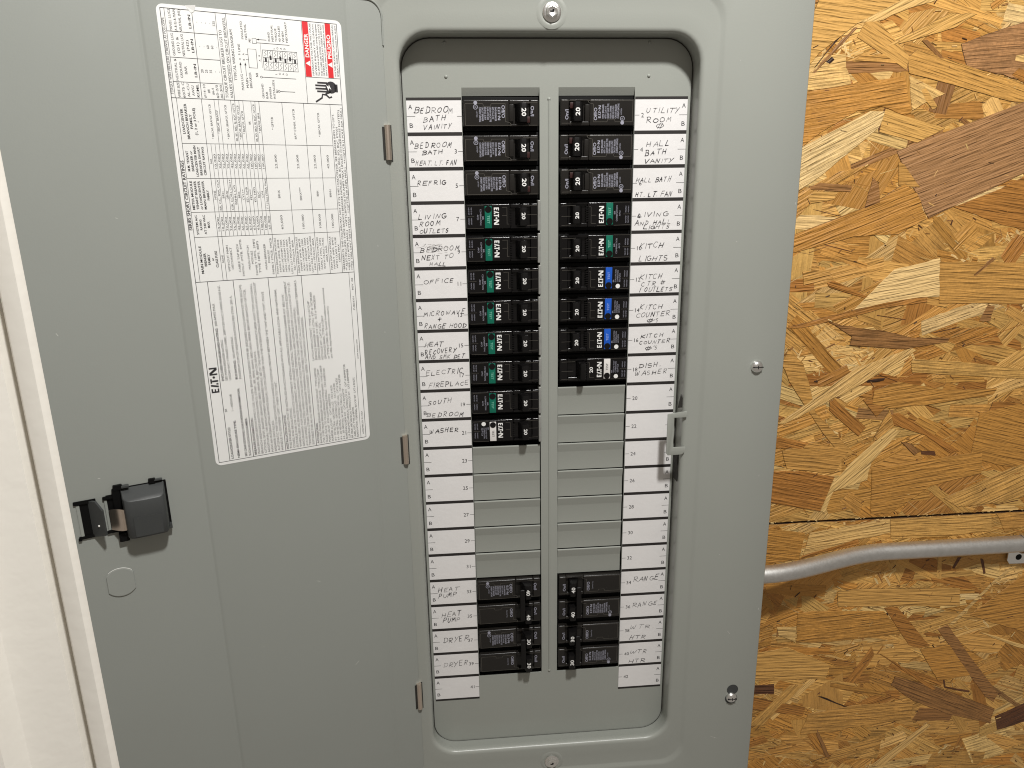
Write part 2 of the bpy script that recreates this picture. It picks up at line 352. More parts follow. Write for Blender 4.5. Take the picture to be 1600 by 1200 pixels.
class Strands:
    """flat wood flakes with a chamfered rim, each with its own grain direction and colour"""
    def __init__(s): s.v = []; s.f = []; s.uv = []; s.tint = []
    def flake(s, poly, y, th, tint, ang=None, rnd=random, rim=.014, rough=1.0):
        n = len(poly)
        if n < 3: return
        A = sum(poly[i][0] * poly[(i + 1) % n][1] - poly[(i + 1) % n][0] * poly[i][1] for i in range(n)) / 2
        if abs(A) < 1e-4: return
        if A < 0: poly = poly[::-1]
        if abs(A) > .05:                               # torn, uneven outline
            rp = []
            lens = sorted(math.dist(poly[i], poly[(i + 1) % n]) for i in range(n)); mid_ = lens[len(lens) // 2]
            for i in range(n):
                a, b = poly[i], poly[(i + 1) % n]; d = math.dist(a, b); rp.append(a)
                if d < .12: continue
                k = max(2, min(9, int(d / .28))); amp = (.030 if d <= mid_ else .011) * rough
                nx, ny = -(b[1] - a[1]) / d, (b[0] - a[0]) / d
                for j in range(1, k):
                    t = (j + rnd.uniform(-.3, .3)) / k; o_ = rnd.uniform(-amp, amp)
                    rp.append((a[0] + (b[0] - a[0]) * t + nx * o_, a[1] + (b[1] - a[1]) * t + ny * o_))
            if ang is None:
                best = max(range(n), key=lambda i: math.dist(poly[i], poly[(i + 1) % n])); a, b = poly[best], poly[(best + 1) % n]
                ang = math.atan2(b[1] - a[1], b[0] - a[0])
                w_ = max(p[0] for p in poly) - min(p[0] for p in poly); h_ = max(p[1] for p in poly) - min(p[1] for p in poly)
                if abs(math.sin(ang)) > .75 and w_ > .6 * h_: ang = rnd.gauss(0, .12)
            poly = rp; n = len(poly)
        cx = sum(p[0] for p in poly) / n; cz = sum(p[1] for p in poly) / n
        if ang is None:
            best = max(range(n), key=lambda i: math.dist(poly[i], poly[(i + 1) % n])); a, b = poly[best], poly[(best + 1) % n]
            ang = math.atan2(b[1] - a[1], b[0] - a[0])
            w_ = max(p[0] for p in poly) - min(p[0] for p in poly); h_ = max(p[1] for p in poly) - min(p[1] for p in poly)
            if abs(math.sin(ang)) > .75 and w_ > .6 * h_: ang = rnd.gauss(0, .12)
        ca, sa = math.cos(ang), math.sin(ang); ou, ov = rnd.uniform(0, 90), rnd.uniform(0, 90)
        def uv(p): return ((p[0] - cx) * ca + (p[1] - cz) * sa + ou, -(p[0] - cx) * sa + (p[1] - cz) * ca + ov)
        inner = []
        for i in range(n):
            a, b, c = poly[i - 1], poly[i], poly[(i + 1) % n]
            e1 = Vector((b[0] - a[0], b[1] - a[1])); e2 = Vector((c[0] - b[0], c[1] - b[1]))
            if e1.length < 1e-6 or e2.length < 1e-6: inner.append(b); continue
            e1.normalize(); e2.normalize(); m = Vector((-e1.y - e2.y, e1.x + e2.x))
            m = m.normalized() if m.length > 1e-5 else Vector((-e1.y, e1.x))
            inner.append((b[0] + m.x * rim, b[1] + m.y * rim))
        tx, tz = rnd.uniform(-.004, .004), rnd.uniform(-.006, .006)
        o = len(s.v)
        for p in inner: s.v.append((p[0], y - th + (p[0] - cx) * tx * .3 + (p[1] - cz) * tz * .3, p[1]))
        for p in poly: s.v.append((p[0], y, p[1]))
        # a flake is seen from -y
        s.f.append(tuple(o + i for i in range(n))); s.uv.append([uv(p) for p in inner]); s.tint.append(tint)
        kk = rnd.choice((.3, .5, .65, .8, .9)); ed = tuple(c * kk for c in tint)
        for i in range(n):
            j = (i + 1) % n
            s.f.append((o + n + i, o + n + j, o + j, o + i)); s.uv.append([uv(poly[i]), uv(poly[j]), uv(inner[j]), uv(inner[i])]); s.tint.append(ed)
    def build(s, name, parent, kind=None):
        me = bpy.data.meshes.new(name)
        me.from_pydata([(p[0] * IN, p[1] * IN, p[2] * IN) for p in s.v], [], s.f); me.materials.append(M['osb'])
        me.uv_layers.new(name='UVMap'); me.color_attributes.new('tint', 'FLOAT_COLOR', 'CORNER')
        fl = []; tl = []
        for u, t in zip(s.uv, s.tint):
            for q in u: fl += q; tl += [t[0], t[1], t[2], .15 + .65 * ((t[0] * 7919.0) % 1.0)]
        me.uv_layers['UVMap'].data.foreach_set('uv', fl); me.color_attributes['tint'].data.foreach_set('color', tl)
        me.update()
        o = bpy.data.objects.new(name, me); col.objects.link(o); o.parent = parent
        if kind: o['kind'] = kind
        return o

def rand_flake(rnd, cx, cz, L, W, ang):
    n = rnd.choice((4, 4, 5, 6, 7)); pts = []
    ca, sa = math.cos(ang), math.sin(ang)
    e = lambda a: rnd.uniform(-a, a)
    base = [(-L / 2 + e(.25) * W, -W / 2 + e(.12) * W), (e(.3) * L, -W / 2 + e(.10) * W), (L / 2 + e(.3) * W, -W / 2 + e(.15) * W),
            (L / 2 + e(.5) * W, e(.3) * W), (L / 2 + e(.3) * W, W / 2 + e(.15) * W), (e(.3) * L, W / 2 + e(.10) * W), (-L / 2 + e(.3) * W, W / 2 + e(.15) * W)]
    keep = {4: (0, 2, 4, 6), 5: (0, 2, 3, 4, 6), 6: (0, 1, 2, 4, 5, 6), 7: (0, 1, 2, 3, 4, 5, 6)}[n]
    if rnd.random() < .22: base[4] = (L / 2 - rnd.uniform(.2, .9) * W, W * .35)
    if rnd.random() < .18: base[2] = (L / 2 * rnd.uniform(.5, .8), -W * .2)
    for i in keep:
        x, z = base[i]; pts.append((cx + x * ca - z * sa, cz + x * sa + z * ca))
    return pts

zA = lambda x, y: (1200 + x / 3.0, y / 3.0)
zB = lambda x, y: (1180 + x / 2.857, 400 + y / 2.857)
zC = lambda x, y: (1150 + x / 2.857, 780 + y / 2.857)
TR = [
 (zA, 'cream', [(140,700),(480,520),(560,520),(520,600),(240,830),(125,905)]),
 (zA, 'orange', [(165,435),(360,400),(640,355),(672,530),(640,540),(530,500),(420,520),(250,620),(130,710)]),
 (zA, 'pale', [(160,430),(180,350),(260,300),(370,320),(390,395),(280,415)]),
 (zA, 'gold', [(200,80),(260,-40),(420,-60),(620,0),(600,30),(420,110),(240,250),(175,330)]),
 (zA, 'honey', [(120,920),(340,800),(480,770),(260,900),(100,1060)]),
 (zA, 'orange', [(95,1110),(480,960),(640,860),(700,905),(745,1025),(610,1100),(400,1110),(220,1160),(90,1190)]),
 (zA, 'deep', [(870,970),(1090,885),(1280,780),(1280,1100),(1120,1060),(1000,1020)]),
 (zA, 'honey', [(395,290),(430,260),(560,250),(640,290),(620,300),(480,290)]),
 (zA, 'pale', [(660,350),(830,440),(760,470),(675,520)]),
 (zA, 'walnut', [(905,205),(1060,150),(1290,70),(1290,420),(1100,350),(935,320)]),
 (zA, 'deep', [(970,255),(990,245),(1290,360),(1290,420),(1180,380)]),
 (zA, 'gold', [(545,215),(860,60),(980,65),(880,130),(640,200)]),
 (zA, 'honey', [(655,270),(700,230),(1190,390),(1290,430),(1290,480),(1130,475),(850,395),(660,345)]),
 (zA, 'gold', [(415,175),(460,95),(520,100),(665,265),(648,330)]),
 (zA, 'pale', [(410,110),(640,-10),(860,-20),(660,40),(540,95)]),
 (zA, 'gold', [(520,620),(550,510),(650,545),(830,600),(700,670)]),
 (zA, 'dark', [(548,505),(600,540),(590,580),(560,600),(518,625),(515,570)]),
 (zA, 'walnut', [(602,708),(1200,478),(1300,440),(1300,770),(1200,812),(752,1025)]),
 (zA, 'bark', [(215,320),(352,140),(360,150),(235,300)]),
 (zA, 'brown', [(205,340),(400,130),(420,130),(218,345)]),
 (zA, 'brown', [(190,875),(240,855),(395,870),(385,900),(200,892)]),
 (zA, 'gold', [(185,920),(215,895),(330,900),(310,935),(200,955)]),
 (zA, 'brown', [(490,830),(520,870),(525,950),(450,980),(470,900)]),
 (zA, 'honey', [(610,760),(640,770),(715,880),(610,870)]),
 (zA, 'pale', [(1160,260),(1280,250),(1280,310),(1155,285)]),
 (zA, 'gold', [(715,420),(740,410),(795,500),(770,515),(735,470)]),
 (zA, 'bark', [(270,290),(300,265),(312,280),(290,300)]),
 (zA, 'bark', [(232,385),(250,375),(258,390),(245,400)]),
 (zA, 'brown', [(720,190),(745,185),(855,305),(835,308)]),
 (zB, 'cream', [(440,240),(620,60),(825,10),(830,180),(700,190)]),
 (zB, 'honey', [(820,25),(1190,30),(1290,25),(1290,215),(820,210)]),
 (zB, 'deep', [(65,960),(200,960),(355,985),(290,1140),(120,1110),(40,1100)]),
 (zB, 'honey', [(120,870),(260,830),(420,870),(350,970),(140,950)]),
 (zB, 'orange', [(1000,700),(1290,630),(1290,950),(1100,935),(960,900)]),
 (zB, 'orange', [(520,660),(530,600),(640,560),(860,600),(1080,590),(1060,620),(800,660),(600,680)]),
 (zB, 'deep', [(75,800),(260,840),(250,860),(70,860)]),
 (zB, 'gold', [(835,1080),(1000,1010),(1200,920),(1290,920),(1290,1050),(1100,1100),(900,1120)]),
 (zB, 'pale', [(290,1140),(340,1020),(420,930),(600,770),(650,780),(520,920),(500,1000),(350,1050),(310,1150)]),
 (zB, 'orange', [(520,950),(1012,870),(1010,970),(880,1000),(780,1030),(600,1150),(515,1150)]),
 (zB, 'deep', [(480,640),(530,640),(540,660),(590,665),(540,720)]),
 (zB, 'honey', [(148,410),(215,480),(240,560),(270,700),(440,880),(400,910),(300,790),(150,560),(115,480)]),
 (zB, 'deep', [(330,650),(355,640),(495,765),(460,805),(330,690)]),
 (zB, 'pale', [(100,750),(450,500),(700,410),(720,420),(480,570),(250,690),(130,750)]),
 (zB, 'brown', [(330,295),(450,320),(560,330),(700,365),(870,365),(860,385),(700,410),(640,415),(420,400),(430,360)]),
 (zB, 'deep', [(140,320),(420,245),(620,200),(770,182),(768,205),(560,235),(420,275),(200,322)]),
 (zB, 'gold', [(695,470),(720,460),(960,475),(1290,520),(1290,555),(700,520)]),
 (zB, 'deep', [(595,710),(640,700),(800,800),(910,870),(870,880),(760,800),(600,750)]),
 (zB, 'honey', [(540,825),(525,820),(570,730),(600,680),(620,760)]),
 (zB, 'deep', [(1060,650),(1200,655),(1290,670),(1290,700),(1040,695)]),
 (zB, 'dark', [(740,870),(800,870),(805,892),(740,885)]),
 (zB, 'deep', [(320,120),(350,110),(500,180),(490,190),(330,140)]),
 (zB, 'honey', [(210,70),(330,60),(350,100),(215,130)]),
 (zB, 'brown', [(1000,290),(1040,215),(1070,225),(1050,290)]),
 (zB, 'brown', [(970,85),(1060,5),(1075,10),(985,90)]),
 (zB, 'bark', [(490,555),(580,545),(575,555),(500,565)]),
 (zB, 'brown', [(650,830),(700,840),(740,870),(710,890)]),
 (zC, 'pale', [(300,250),(330,150),(690,85),(690,150),(550,180)]),
 (zC, 'orange', [(110,290),(130,130),(310,150),(280,270)]),
 (zC, 'gold', [(690,85),(1140,55),(1140,140),(900,170),(690,175)]),
 (zC, 'honey', [(1160,60),(1290,50),(1290,120),(1200,150)]),
 (zC, 'deep', [(280,270),(300,250),(545,175),(550,200),(400,235)]),
 (zC, 'orange', [(270,640),(275,510),(340,500),(660,500),(740,600),(400,640)]),
 (zC, 'orange', [(820,670),(1000,640),(1085,700),(1080,780),(900,810)]),
 (zC, 'gold', [(80,690),(230,660),(420,740),(400,800),(70,810)]),
 (zC, 'orange', [(1040,520),(1250,360),(1300,330),(1300,600),(1180,560)]),
 (zC, 'gold', [(455,410),(560,400),(1000,395),(1000,475),(455,480)]),
 (zC, 'honey', [(285,1050),(320,960),(520,920),(790,900),(780,980),(560,1010),(420,1040)]),
 (zC, 'deep', [(660,485),(720,480),(865,655),(820,665),(770,650)]),
 (zC, 'pale', [(950,560),(1150,365),(1230,300),(1240,310),(1160,370),(970,560)]),
 (zC, 'deep', [(640,690),(780,770),(900,845),(870,850)]),
 (zC, 'brown', [(900,580),(945,560),(1010,650),(1170,870),(1150,905),(1110,880)]),
 (zC, 'brown', [(690,830),(710,790),(900,840),(1155,935),(1135,1000),(950,960),(790,900)]),
 (zC, 'dark', [(1155,970),(1300,905),(1300,990),(1165,1030)]),
 (zC, 'dark', [(60,830),(170,825),(170,870),(60,872)]),
 (zC, 'deep', [(60,880),(310,930),(300,965),(60,940)]),
 (zC, 'gold', [(50,1010),(240,830),(300,830),(120,1010)]),
 (zC, 'deep', [(870,350),(1030,380),(1010,390),(880,370)]),
 (zC, 'pale', [(1085,590),(1300,655),(1300,675),(1100,600)]),
 (zC, 'pale', [(600,1190),(850,1000),(870,1010),(660,1190)]),
 (zC, 'brown', [(360,1020),(420,1150),(400,1150),(360,1060)]),
 (zC, 'bark', [(365,880),(380,880),(530,940),(520,942)]),
 (zC, 'dark', [(930,675),(938,675),(920,740),(936,835),(928,838),(912,740)]),
 (zC, 'dark', [(930,835),(1045,855),(1040,862),(930,842)]),
 (zC, 'pale', [(180,570),(270,570),(265,640),(190,610)]),
 (zC, 'bark', [(610,525),(622,520),(628,550),(615,558)]),
 (zC, 'bark', [(668,510),(680,508),(678,545),(668,540)]),
 (zC, 'bark', [(720,540),(745,505),(752,508),(730,540)]),
 (zC, 'bark', [(875,690),(900,685),(905,695),(880,702)]),
 (zC, 'dark', [(990,260),(1008,258),(975,310),(965,308)]),
 (zC, 'dark', [(1090,265),(1105,270),(1115,330),(1105,335)]),
]

def build_osb():
    rnd = random.Random(11)
    names = ['gold', 'gold', 'gold', 'honey', 'honey', 'honey', 'orange', 'orange', 'orange', 'pale', 'deep', 'deep']
    roots = {}
    traced = [(t, [on_wall(*f(x, y)) for x, y in pts]) for f, t, pts in TR]
    for up in (True, False):
        root = empty('osb_sheet', (18.0, YW, -6.0 if up else -24.0))
        tag(root, 'upper strand board sheet above the dark joint, with a wide brown strand' if up else 'lower strand board sheet below the dark horizontal joint, crossed by the bent grey conduit', 'wall board', 'strand board sheets on the wall')
        roots[up] = root
        z0, z1 = (SEAM + .055, 9.0) if up else (-38.0, SEAM - .055)
        X0, X1 = -26.0, 32.0
        core = MB(); core.box(X0, X1, YW + .02, YW + .46, z0, z1)
        o = core.build('sheet_core', M['osbcore'], root, smooth=False); o.matrix_parent_inverse = Matrix.Translation(-root.location)
        mats = []
        st = Strands(); y = YW + .035; dy = .0000115
        vis = (6.5, 24.5)                              # the stretch of wall beside the panel
        def put(n, Lr, Wr, spread, box, th, pal=names):
            nonlocal y
            for _ in range(n):
                L = rnd.uniform(*Lr); W = rnd.uniform(*Wr); a = rnd.gauss(0, spread) + (math.pi if rnd.random() < .5 else 0)
                if rnd.random() < .12: a = rnd.uniform(0, math.pi)
                cx = rnd.uniform(*box[0]); cz = rnd.uniform(*box[1])
                p = clip(rand_flake(rnd, cx, cz, L, W, a), SEAM + (.055 if up else -.055), up)
                t = jit(TINT[rnd.choice(pal)], .17, rnd)
                st.flake(p, y, th, t, a, rnd, rim=min(.013, W * .2)); y -= dy
        H = z1 - z0
        put(700 if up else 620, (3, 7), (.8, 2.0), .35, ((X0, X1), (z0, z1)), .012)
        put(900 if up else 700, (2.0, 6), (.6, 1.9), .42, ((vis[0], vis[1]), (max(z0, -31), min(z1, 5))), .010)
        # loose chips in the hollows
        lo_, hi_ = max(z0, -31), min(z1, 5)
        for _ in range(26 if up else 20):
            cx, cz = rnd.uniform(*vis), rnd.uniform(lo_, hi_); s_ = rnd.uniform(.25, .7)
            for _ in range(rnd.randint(10, 26)):
                L = rnd.uniform(.12, .6); W = rnd.uniform(.025, .11); a = rnd.gauss(0, .9)
                p = clip(rand_flake(rnd, cx + rnd.gauss(0, s_), cz + rnd.gauss(0, s_ * .4), L, W, a), SEAM + (.055 if up else -.055), up)
                st.flake(p, y, .009, jit(TINT[rnd.choice(['cream', 'cream', 'pale', 'pale', 'gold', 'brown', 'honey', 'deep'])], .15, rnd), a, rnd, rim=.006); y -= dy
        put(110 if up else 90, (1.0, 3.6), (.2, .7), .4, (vis, (lo_, hi_)), .010, names + ['brown', 'pale', 'cream'])
        for _ in range(480 if up else 400):
            L = rnd.uniform(.25, 1.6); W = rnd.uniform(.010, .032); a = rnd.gauss(0, .38)
            p = clip(rand_flake(rnd, rnd.uniform(*vis), rnd.uniform(lo_, hi_), L, W, a), SEAM + (.055 if up else -.055), up)
            st.flake(p, y, .004, jit(TINT[rnd.choice(['deep', 'brown', 'pale', 'cream', 'gold', 'gold', 'dark', 'honey'])], .15, rnd), a, rnd, rim=.003, rough=.3); y -= dy
        # specks of bark and resin
        for _ in range(230 if up else 200):
            L = rnd.uniform(.04, .22); W = rnd.uniform(.02, .05); a = rnd.gauss(0, .7)
            p = clip(rand_flake(rnd, rnd.uniform(*vis), rnd.uniform(lo_, hi_), L, W, a), SEAM + (.055 if up else -.055), up)
            st.flake(p, y, .003, jit(TINT[rnd.choice(['bark', 'dark', 'dark', 'brown'])], .2, rnd), a, rnd, rim=.003); y -= dy
        # splinters along the sawn edge
        for _ in range(40):
            cx = rnd.uniform(*vis); L = rnd.uniform(.04, .16); a = rnd.gauss(0, .3)
            zz = SEAM + (rnd.uniform(.04, .07) if up else -rnd.uniform(.05, .08))
            st.flake(rand_flake(rnd, cx, zz, L, rnd.uniform(.02, .05), a), y, .006, jit(TINT['cream'], .1, rnd), a, rnd, rim=.004); y -= dy
        o = st.build('pressed_strands', root, 'stuff'); o.matrix_parent_inverse = Matrix.Translation(-root.location)
        # the strands one can pick out in the photograph
        for t, poly in traced:
            cz = sum(p[1] for p in poly) / len(poly)
            if (cz > SEAM) != up: continue
            poly = clip(poly, SEAM + (.055 if up else -.055), up)
            if len(poly) < 3: continue
            s1 = Strands(); s1.flake(poly, y, .018 if t not in ('bark', 'dark') else .004, jit(TINT[t], .05, rnd), None, rnd, rim=.016 if t not in ('bark', 'dark') else .004); y -= dy * 6
            o = s1.build('strand', root); o.matrix_parent_inverse = Matrix.Translation(-root.location)
        # small chips and specks that lie on top of the large strands
        st2 = Strands(); y -= .012
        for _ in range(300):
            L = rnd.uniform(.03, .3); W = rnd.uniform(.015, .045); a = rnd.gauss(0, .8)
            p = clip(rand_flake(rnd, rnd.uniform(*vis), rnd.uniform(lo_, hi_), L, W, a), SEAM + (.055 if up else -.055), up)
            st2.flake(p, y, .003, jit(TINT[rnd.choice(['bark', 'dark', 'brown', 'brown', 'deep', 'pale', 'cream'])], .2, rnd), a, rnd, rim=.003); y -= dy
        o = st2.build('bark_specks', root, 'stuff'); o.matrix_parent_inverse = Matrix.Translation(-root.location)
    return roots
M['osbcore'] = simple('board_core', (0.10, 0.045, 0.018), 0.8, var=0.4, nscale=120)
build_osb()

# ================================================================== the panel
panel = empty('breaker_panel', (0, -.7, -10.5))
tag(panel, 'open grey steel breaker panel with handwritten circuit labels and a door swung to the left', 'electrical panel')
INV = Matrix.Translation(-panel.location)
def part(mb, name, mat, label=None, angle=35, smooth=True, parent=None, kind=None):
    o = mb.build(name, mat, None, angle=angle, smooth=smooth)
    if parent is None: o.parent = panel; o.matrix_parent_inverse = INV
    else:
        o.parent = parent                              # its part already stands at the world origin
    if label: o['label'] = label
    if kind: o['kind'] = kind
    return o

# back box
mb = MB()
mb.box(-7.30, 7.30, -.60, YW - .03, 8.3, 8.36); mb.box(-7.30, 7.30, -.60, YW - .03, -29.46, -29.4)
mb.box(7.24, 7.30, -.60, YW - .03, -29.4, 8.3); mb.box(-7.30, -7.24, -.60, YW - .03, -29.4, 8.3); mb.box(-7.24, 7.24, YW - .09, YW - .03, -29.4, 8.3)
part(mb, 'enclosure_box', M['grey'], smooth=False)

# trim cover with the rounded opening, pressed rim and outer plate
mb = MB()
def zb(y): return -22.76 - .22 * (y + .75) / .75          # the lower lip leans in slightly
L = []
W = 4.375
L.append(rrect(-W - .02, W + .02, -22.86, 1.66, .86, -.03))
L.append(rrect(-W - .01, W + .01, -22.77, 1.66, .86, -.40))
for k in range(6):
    a = math.radians(90 * k / 5); d = .15
    L.append(rrect(-W - d * (1 - math.cos(a)), W + d * (1 - math.cos(a)), -22.70 - d * (1 - math.cos(a)), 1.655 + d * (1 - math.cos(a)), .86 + d * (1 - math.cos(a)), -.62 - .13 * math.sin(a)))
L.append(rrect(-W - .34, W + .34, -22.70 - .5, 1.655 + .55, 1.0, -.757))
L.append(rrect(-4.86, 4.86, -23.68, 2.62, .80, -.760))
L.append(rrect(-4.92, 4.92, -23.74, 2.68, .82, -.768))
L.append(rrect(-5.00, 5.00, -23.82, 2.76, .84, -.815))
L.append(rrect(-5.08, 5.08, -23.90, 2.84, .86, -.830))
L.append(rrect(-5.5, 5.5, -24.4, 3.3, .4, -.832))
L.append(rrect(-7.60, 7.60, -30.0, 8.9, .03, -.834))
L.append(rrect(-7.635, 7.635, -30.04, 8.94, .03, -.80))
L.append(rrect(-7.635, 7.635, -30.04, 8.94, .03, -.66))
mb.loops(L)
part(mb, 'trim_cover', M['grey'], angle=60)

mb = MB(); mb.loops([rrect(-W + .0, W - .0, -22.86, 1.655, .86, -.026), rrect(-W + .028, W - .028, -22.85, 1.622, .83, -.026)])  # flat dark ring painted as the shade between cover wall and dead front
part(mb, 'recess_gap_shade', M['gap_shade'], smooth=False)
# dead front sheet with the two breaker openings
mb = MB()
cutL = (-2.62, -.287); cutR = (.287, 2.62); ZT = .30; ZB = -20.06
mb.box(-4.7, cutL[0], 0, .05, -23.3, 2.0); mb.box(cutR[1], 4.7, 0, .05, -23.3, 2.0)
mb.box(cutL[1], cutR[0], 0, .05, -23.3, 2.0)
for c in (cutL, cutR):
    mb.box(c[0], c[1], 0, .05, ZT, 2.0); mb.box(c[0], c[1], 0, .05, -23.3, ZB)
    mb.prism([(0.0, ZT), (.05, ZT), (.16, .085), (.11, .075)], 'x', c[0], c[1])       # sloped ledge above the first breaker
part(mb, 'dead_front', M['grey'], smooth=False)
mb = MB()                                           # pressed rib and ends on the middle bar
mb.prism([(-.035, .0), (-.012, -.03), (.012, -.03), (.035, .0)], 'z', -19.95, -.06)
part(mb, 'centre_rib', M['grey'], angle=80)
mb = MB()
for x, z in ((-3.07, 1.52), (-3.06, .60), (3.02, 1.53), (3.03, .61), (0, -.03), (0, -20.0)):
    mb.disc_stack((x, 0, z), [(.052, .0), (.045, -.02), (.026, -.036), (.006, -.04)], 12)
part(mb, 'pressed_dimple', M['grey'], angle=80)
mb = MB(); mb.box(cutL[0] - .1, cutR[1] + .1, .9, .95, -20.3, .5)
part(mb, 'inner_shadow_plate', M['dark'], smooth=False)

# filler plates
def filler(k, side):
    x0, x1 = (cutL[0] + .012, cutL[1] - .03) if side < 0 else (cutR[0] + .01, cutR[1] - .045)
    zt = -k + .055 - .085; zb_ = zt - 1.0 + .028
    mb = MB()
    mb.prism([(.005, zt), (-.012, zt - .012), (-.015, zt - .035), (.045, zt - .30), (.052, zt - .33), (.052, zb_), (.10, zb_), (.10, zt - .33), (.03, zt)], 'x', x0, x1)
    part(mb, 'filler_plate', M['grey'], angle=20)
for k in range(11, 16): filler(k, -1)
for k in range(9, 16): filler(k, 1)

# door ------------------------------------------------------------
DU = Vector((-0.9138, -0.4062, 0)); DN = Vector((0.4062, -0.9138, 0)); DH = Vector((-4.78, -.79, 0))
def D(u, off, z): p = DH + DU * u + DN * off; return (p.x, p.y, z)
mb = MB()
top, bot, r = 2.44, -23.48, .42
us = [0, .012, .05, .11, .18, .26, .34, .42, .90, .935, .965, .995, 1.03, 1.07, 3.6, 6.00, 6.04, 6.075, 6.105, 6.14, 6.18, 8.0, 9.62, 9.68]
def off(u):
    if .90 < u < 1.07: return {.935: -.006, .965: -.016, .995: -.016, 1.03: -.006}[u]
    if 6.0 < u < 6.18: return {6.04: -.007, 6.075: -.026, 6.105: -.026, 6.14: -.007}[u]
    return -.02 if u in (0, 9.68) else 0
def ztop(u):
    e = min(u, 9.68 - u)
    return top - r + math.sqrt(max(0, r * r - (r - e) ** 2)) if e < r else top
fr = [D(u, off(u), ztop(u)) for u in us]; fb = [D(u, off(u), bot - 0 + (top - ztop(u))) for u in us]
gr = [D(u, -.07, ztop(u)) for u in us]; gb = [D(u, -.07, bot + (top - ztop(u))) for u in us]
mb.loops([gb, fb, fr, gr], closed=False)
n = len(us); o0 = len(mb.v) - 4 * n
mb.f += [(o0, o0 + n, o0 + 2 * n, o0 + 3 * n), (o0 + n - 1, o0 + 2 * n - 1, o0 + 3 * n - 1, o0 + 4 * n - 1)]; mb.mi += [0, 0]
mb.loops([gb, gr], closed=False)
door = part(mb, 'door', M['door'], angle=30)
# rolled lip that shows at the hinge-side corner
mb = MB()
lip = [D(u, .012, ztop(u) + .0) for u in us[:9]]
mb.tube([D(.0, .0, 1.3)] + [D(.0, .004, 1.9)] + lip + [D(3.0, .012, top), D(9.3, .012, top)], .028, 8)
part(mb, 'door_lip', M['door'], parent=door, angle=80)
# punched slug ring
mb = MB()
pts = []
for k in range(48):
    a = 2 * math.pi * k / 48; x = .42 * math.cos(a); z = .42 * math.sin(a)
    x = max(-.335, min(.335, x)); pts.append((x, z))
def pl(sc, o_): return [D(8.49 - x * sc, o_, -13.0 + z * sc) for x, z in pts]
mb2 = MB(); mb2.loops([pl(1.0, -.002), pl(.99, .030), pl(.955, .036)], cap1=True)
part(mb2, 'knockout_slug', M['door'], parent=door, angle=8)
mb = MB()  # pale arc along the slug's upper edge
for a0, a1 in ((46, 136),):
    mb.tube([D(8.49 - max(-.345, min(.345, .43 * math.cos(math.radians(a)))), .022, -13.0 + .43 * math.sin(math.radians(a))) for a in range(a0, a1, 6)], .012, 6)
part(mb, 'pale_top_edge', M['bare'], parent=door)

# hinges
for zc, h in ((-1.28, .96), (-10.7, .96), (-20.09, 1.04)):
    mb = MB(); mb.tube([D(.03, .035, zc - h / 2), D(.03, .035, zc + h / 2)], .088, 20)
    hg = part(mb, 'hinge_barrel', M['nickel'], angle=50)
    mb = MB()
    mb.prism([(DH.x + DU.x * u + DN.x * o_, DH.y + DU.y * u + DN.y * o_) for u, o_ in ((.10, -.03), (.10, .012), (.175, .012), (.175, -.03))], 'z', zc - h / 2 + .0, zc + h / 2 - .05)
    mb.prism([(DH.x + DU.x * u + DN.x * o_, DH.y + DU.y * u + DN.y * o_) for u, o_ in ((-.06, -.03), (-.06, .01), (-.115, .01), (-.115, -.03))], 'z', zc - h / 2 - .05, zc + h / 2)
    part(mb, 'hinge_slot', M['gap_shade'], parent=hg, smooth=False)

# latch on the door
def dbox(mb, u0, u1, o0_, o1_, z0, z1, r=0.0, seg=2):
    b = bmesh.new(); bmesh.ops.create_cube(b, size=1.0)
    for v in b.verts: v.co = Vector(((u0 + u1) / 2 + v.co.x * (u1 - u0), (o0_ + o1_) / 2 + v.co.y * (o1_ - o0_), (z0 + z1) / 2 + v.co.z * (z1 - z0)))
    if r: bmesh.ops.bevel(b, geom=list(b.edges), offset=r, segments=seg, affect='EDGES')
    for v in b.verts: v.co = Vector(D(v.co.x, v.co.y, v.co.z))
    mb.bm(b)
latch = None
mb = MB()                                           # base flange with fingers
dbox(mb, 7.02, 8.20, .0, .05, -11.68, -10.24, .01)
dbox(mb, 7.27, 7.44, .0, .12, -10.26, -10.13, .01); dbox(mb, 8.08, 8.30, .0, .12, -10.28, -10.14, .01)
dbox(mb, 8.16, 8.34, .0, .10, -11.74, -10.24, .01)
dbox(mb, 8.30, 8.58, .0, .07, -10.50, -10.42, .008); dbox(mb, 8.16, 8.60, .0, .07, -11.48, -11.41, .008)
dbox(mb, 8.10, 8.34, .0, .16, -11.76, -11.5, .01); dbox(mb, 8.14, 8.50, .0, .02, -11.5, -10.4)
latch = part(mb, 'door_latch', M['dark'], angle=40)
mb = MB()                                           # rounded cover, sloped at the upper end
def carc(cu, co, r, a0, a1, n=7): return [(cu + r * math.cos(math.radians(a0 + (a1 - a0) * k / n)), co + r * math.sin(math.radians(a0 + (a1 - a0) * k / n))) for k in range(n + 1)]
cp = [(8.14, .03)] + carc(7.92, .30, .20, 5, 85) + [(7.6, .515)] + carc(7.26, .36, .15, 95, 175) + [(7.07, .03)]
cp = [(u, o_) for u, o_ in cp]
zt_ = lambda o_: -10.25 - max(0, o_ - .03) * .55
c0 = [D(u + (7.6 - u) * .02, o_ * .96, -11.60) for u, o_ in cp]; c1 = [D(u, o_, -11.57) for u, o_ in cp]; c2 = [D(u, o_, zt_(o_) - .025) for u, o_ in cp]; c3 = [D(u + (7.6 - u) * .03, o_ * .97, zt_(o_)) for u, o_ in cp]
mb.loops([c0, c1, c2, c3], True, True)
part(mb, 'latch_cover', M['char'], parent=latch, angle=40)
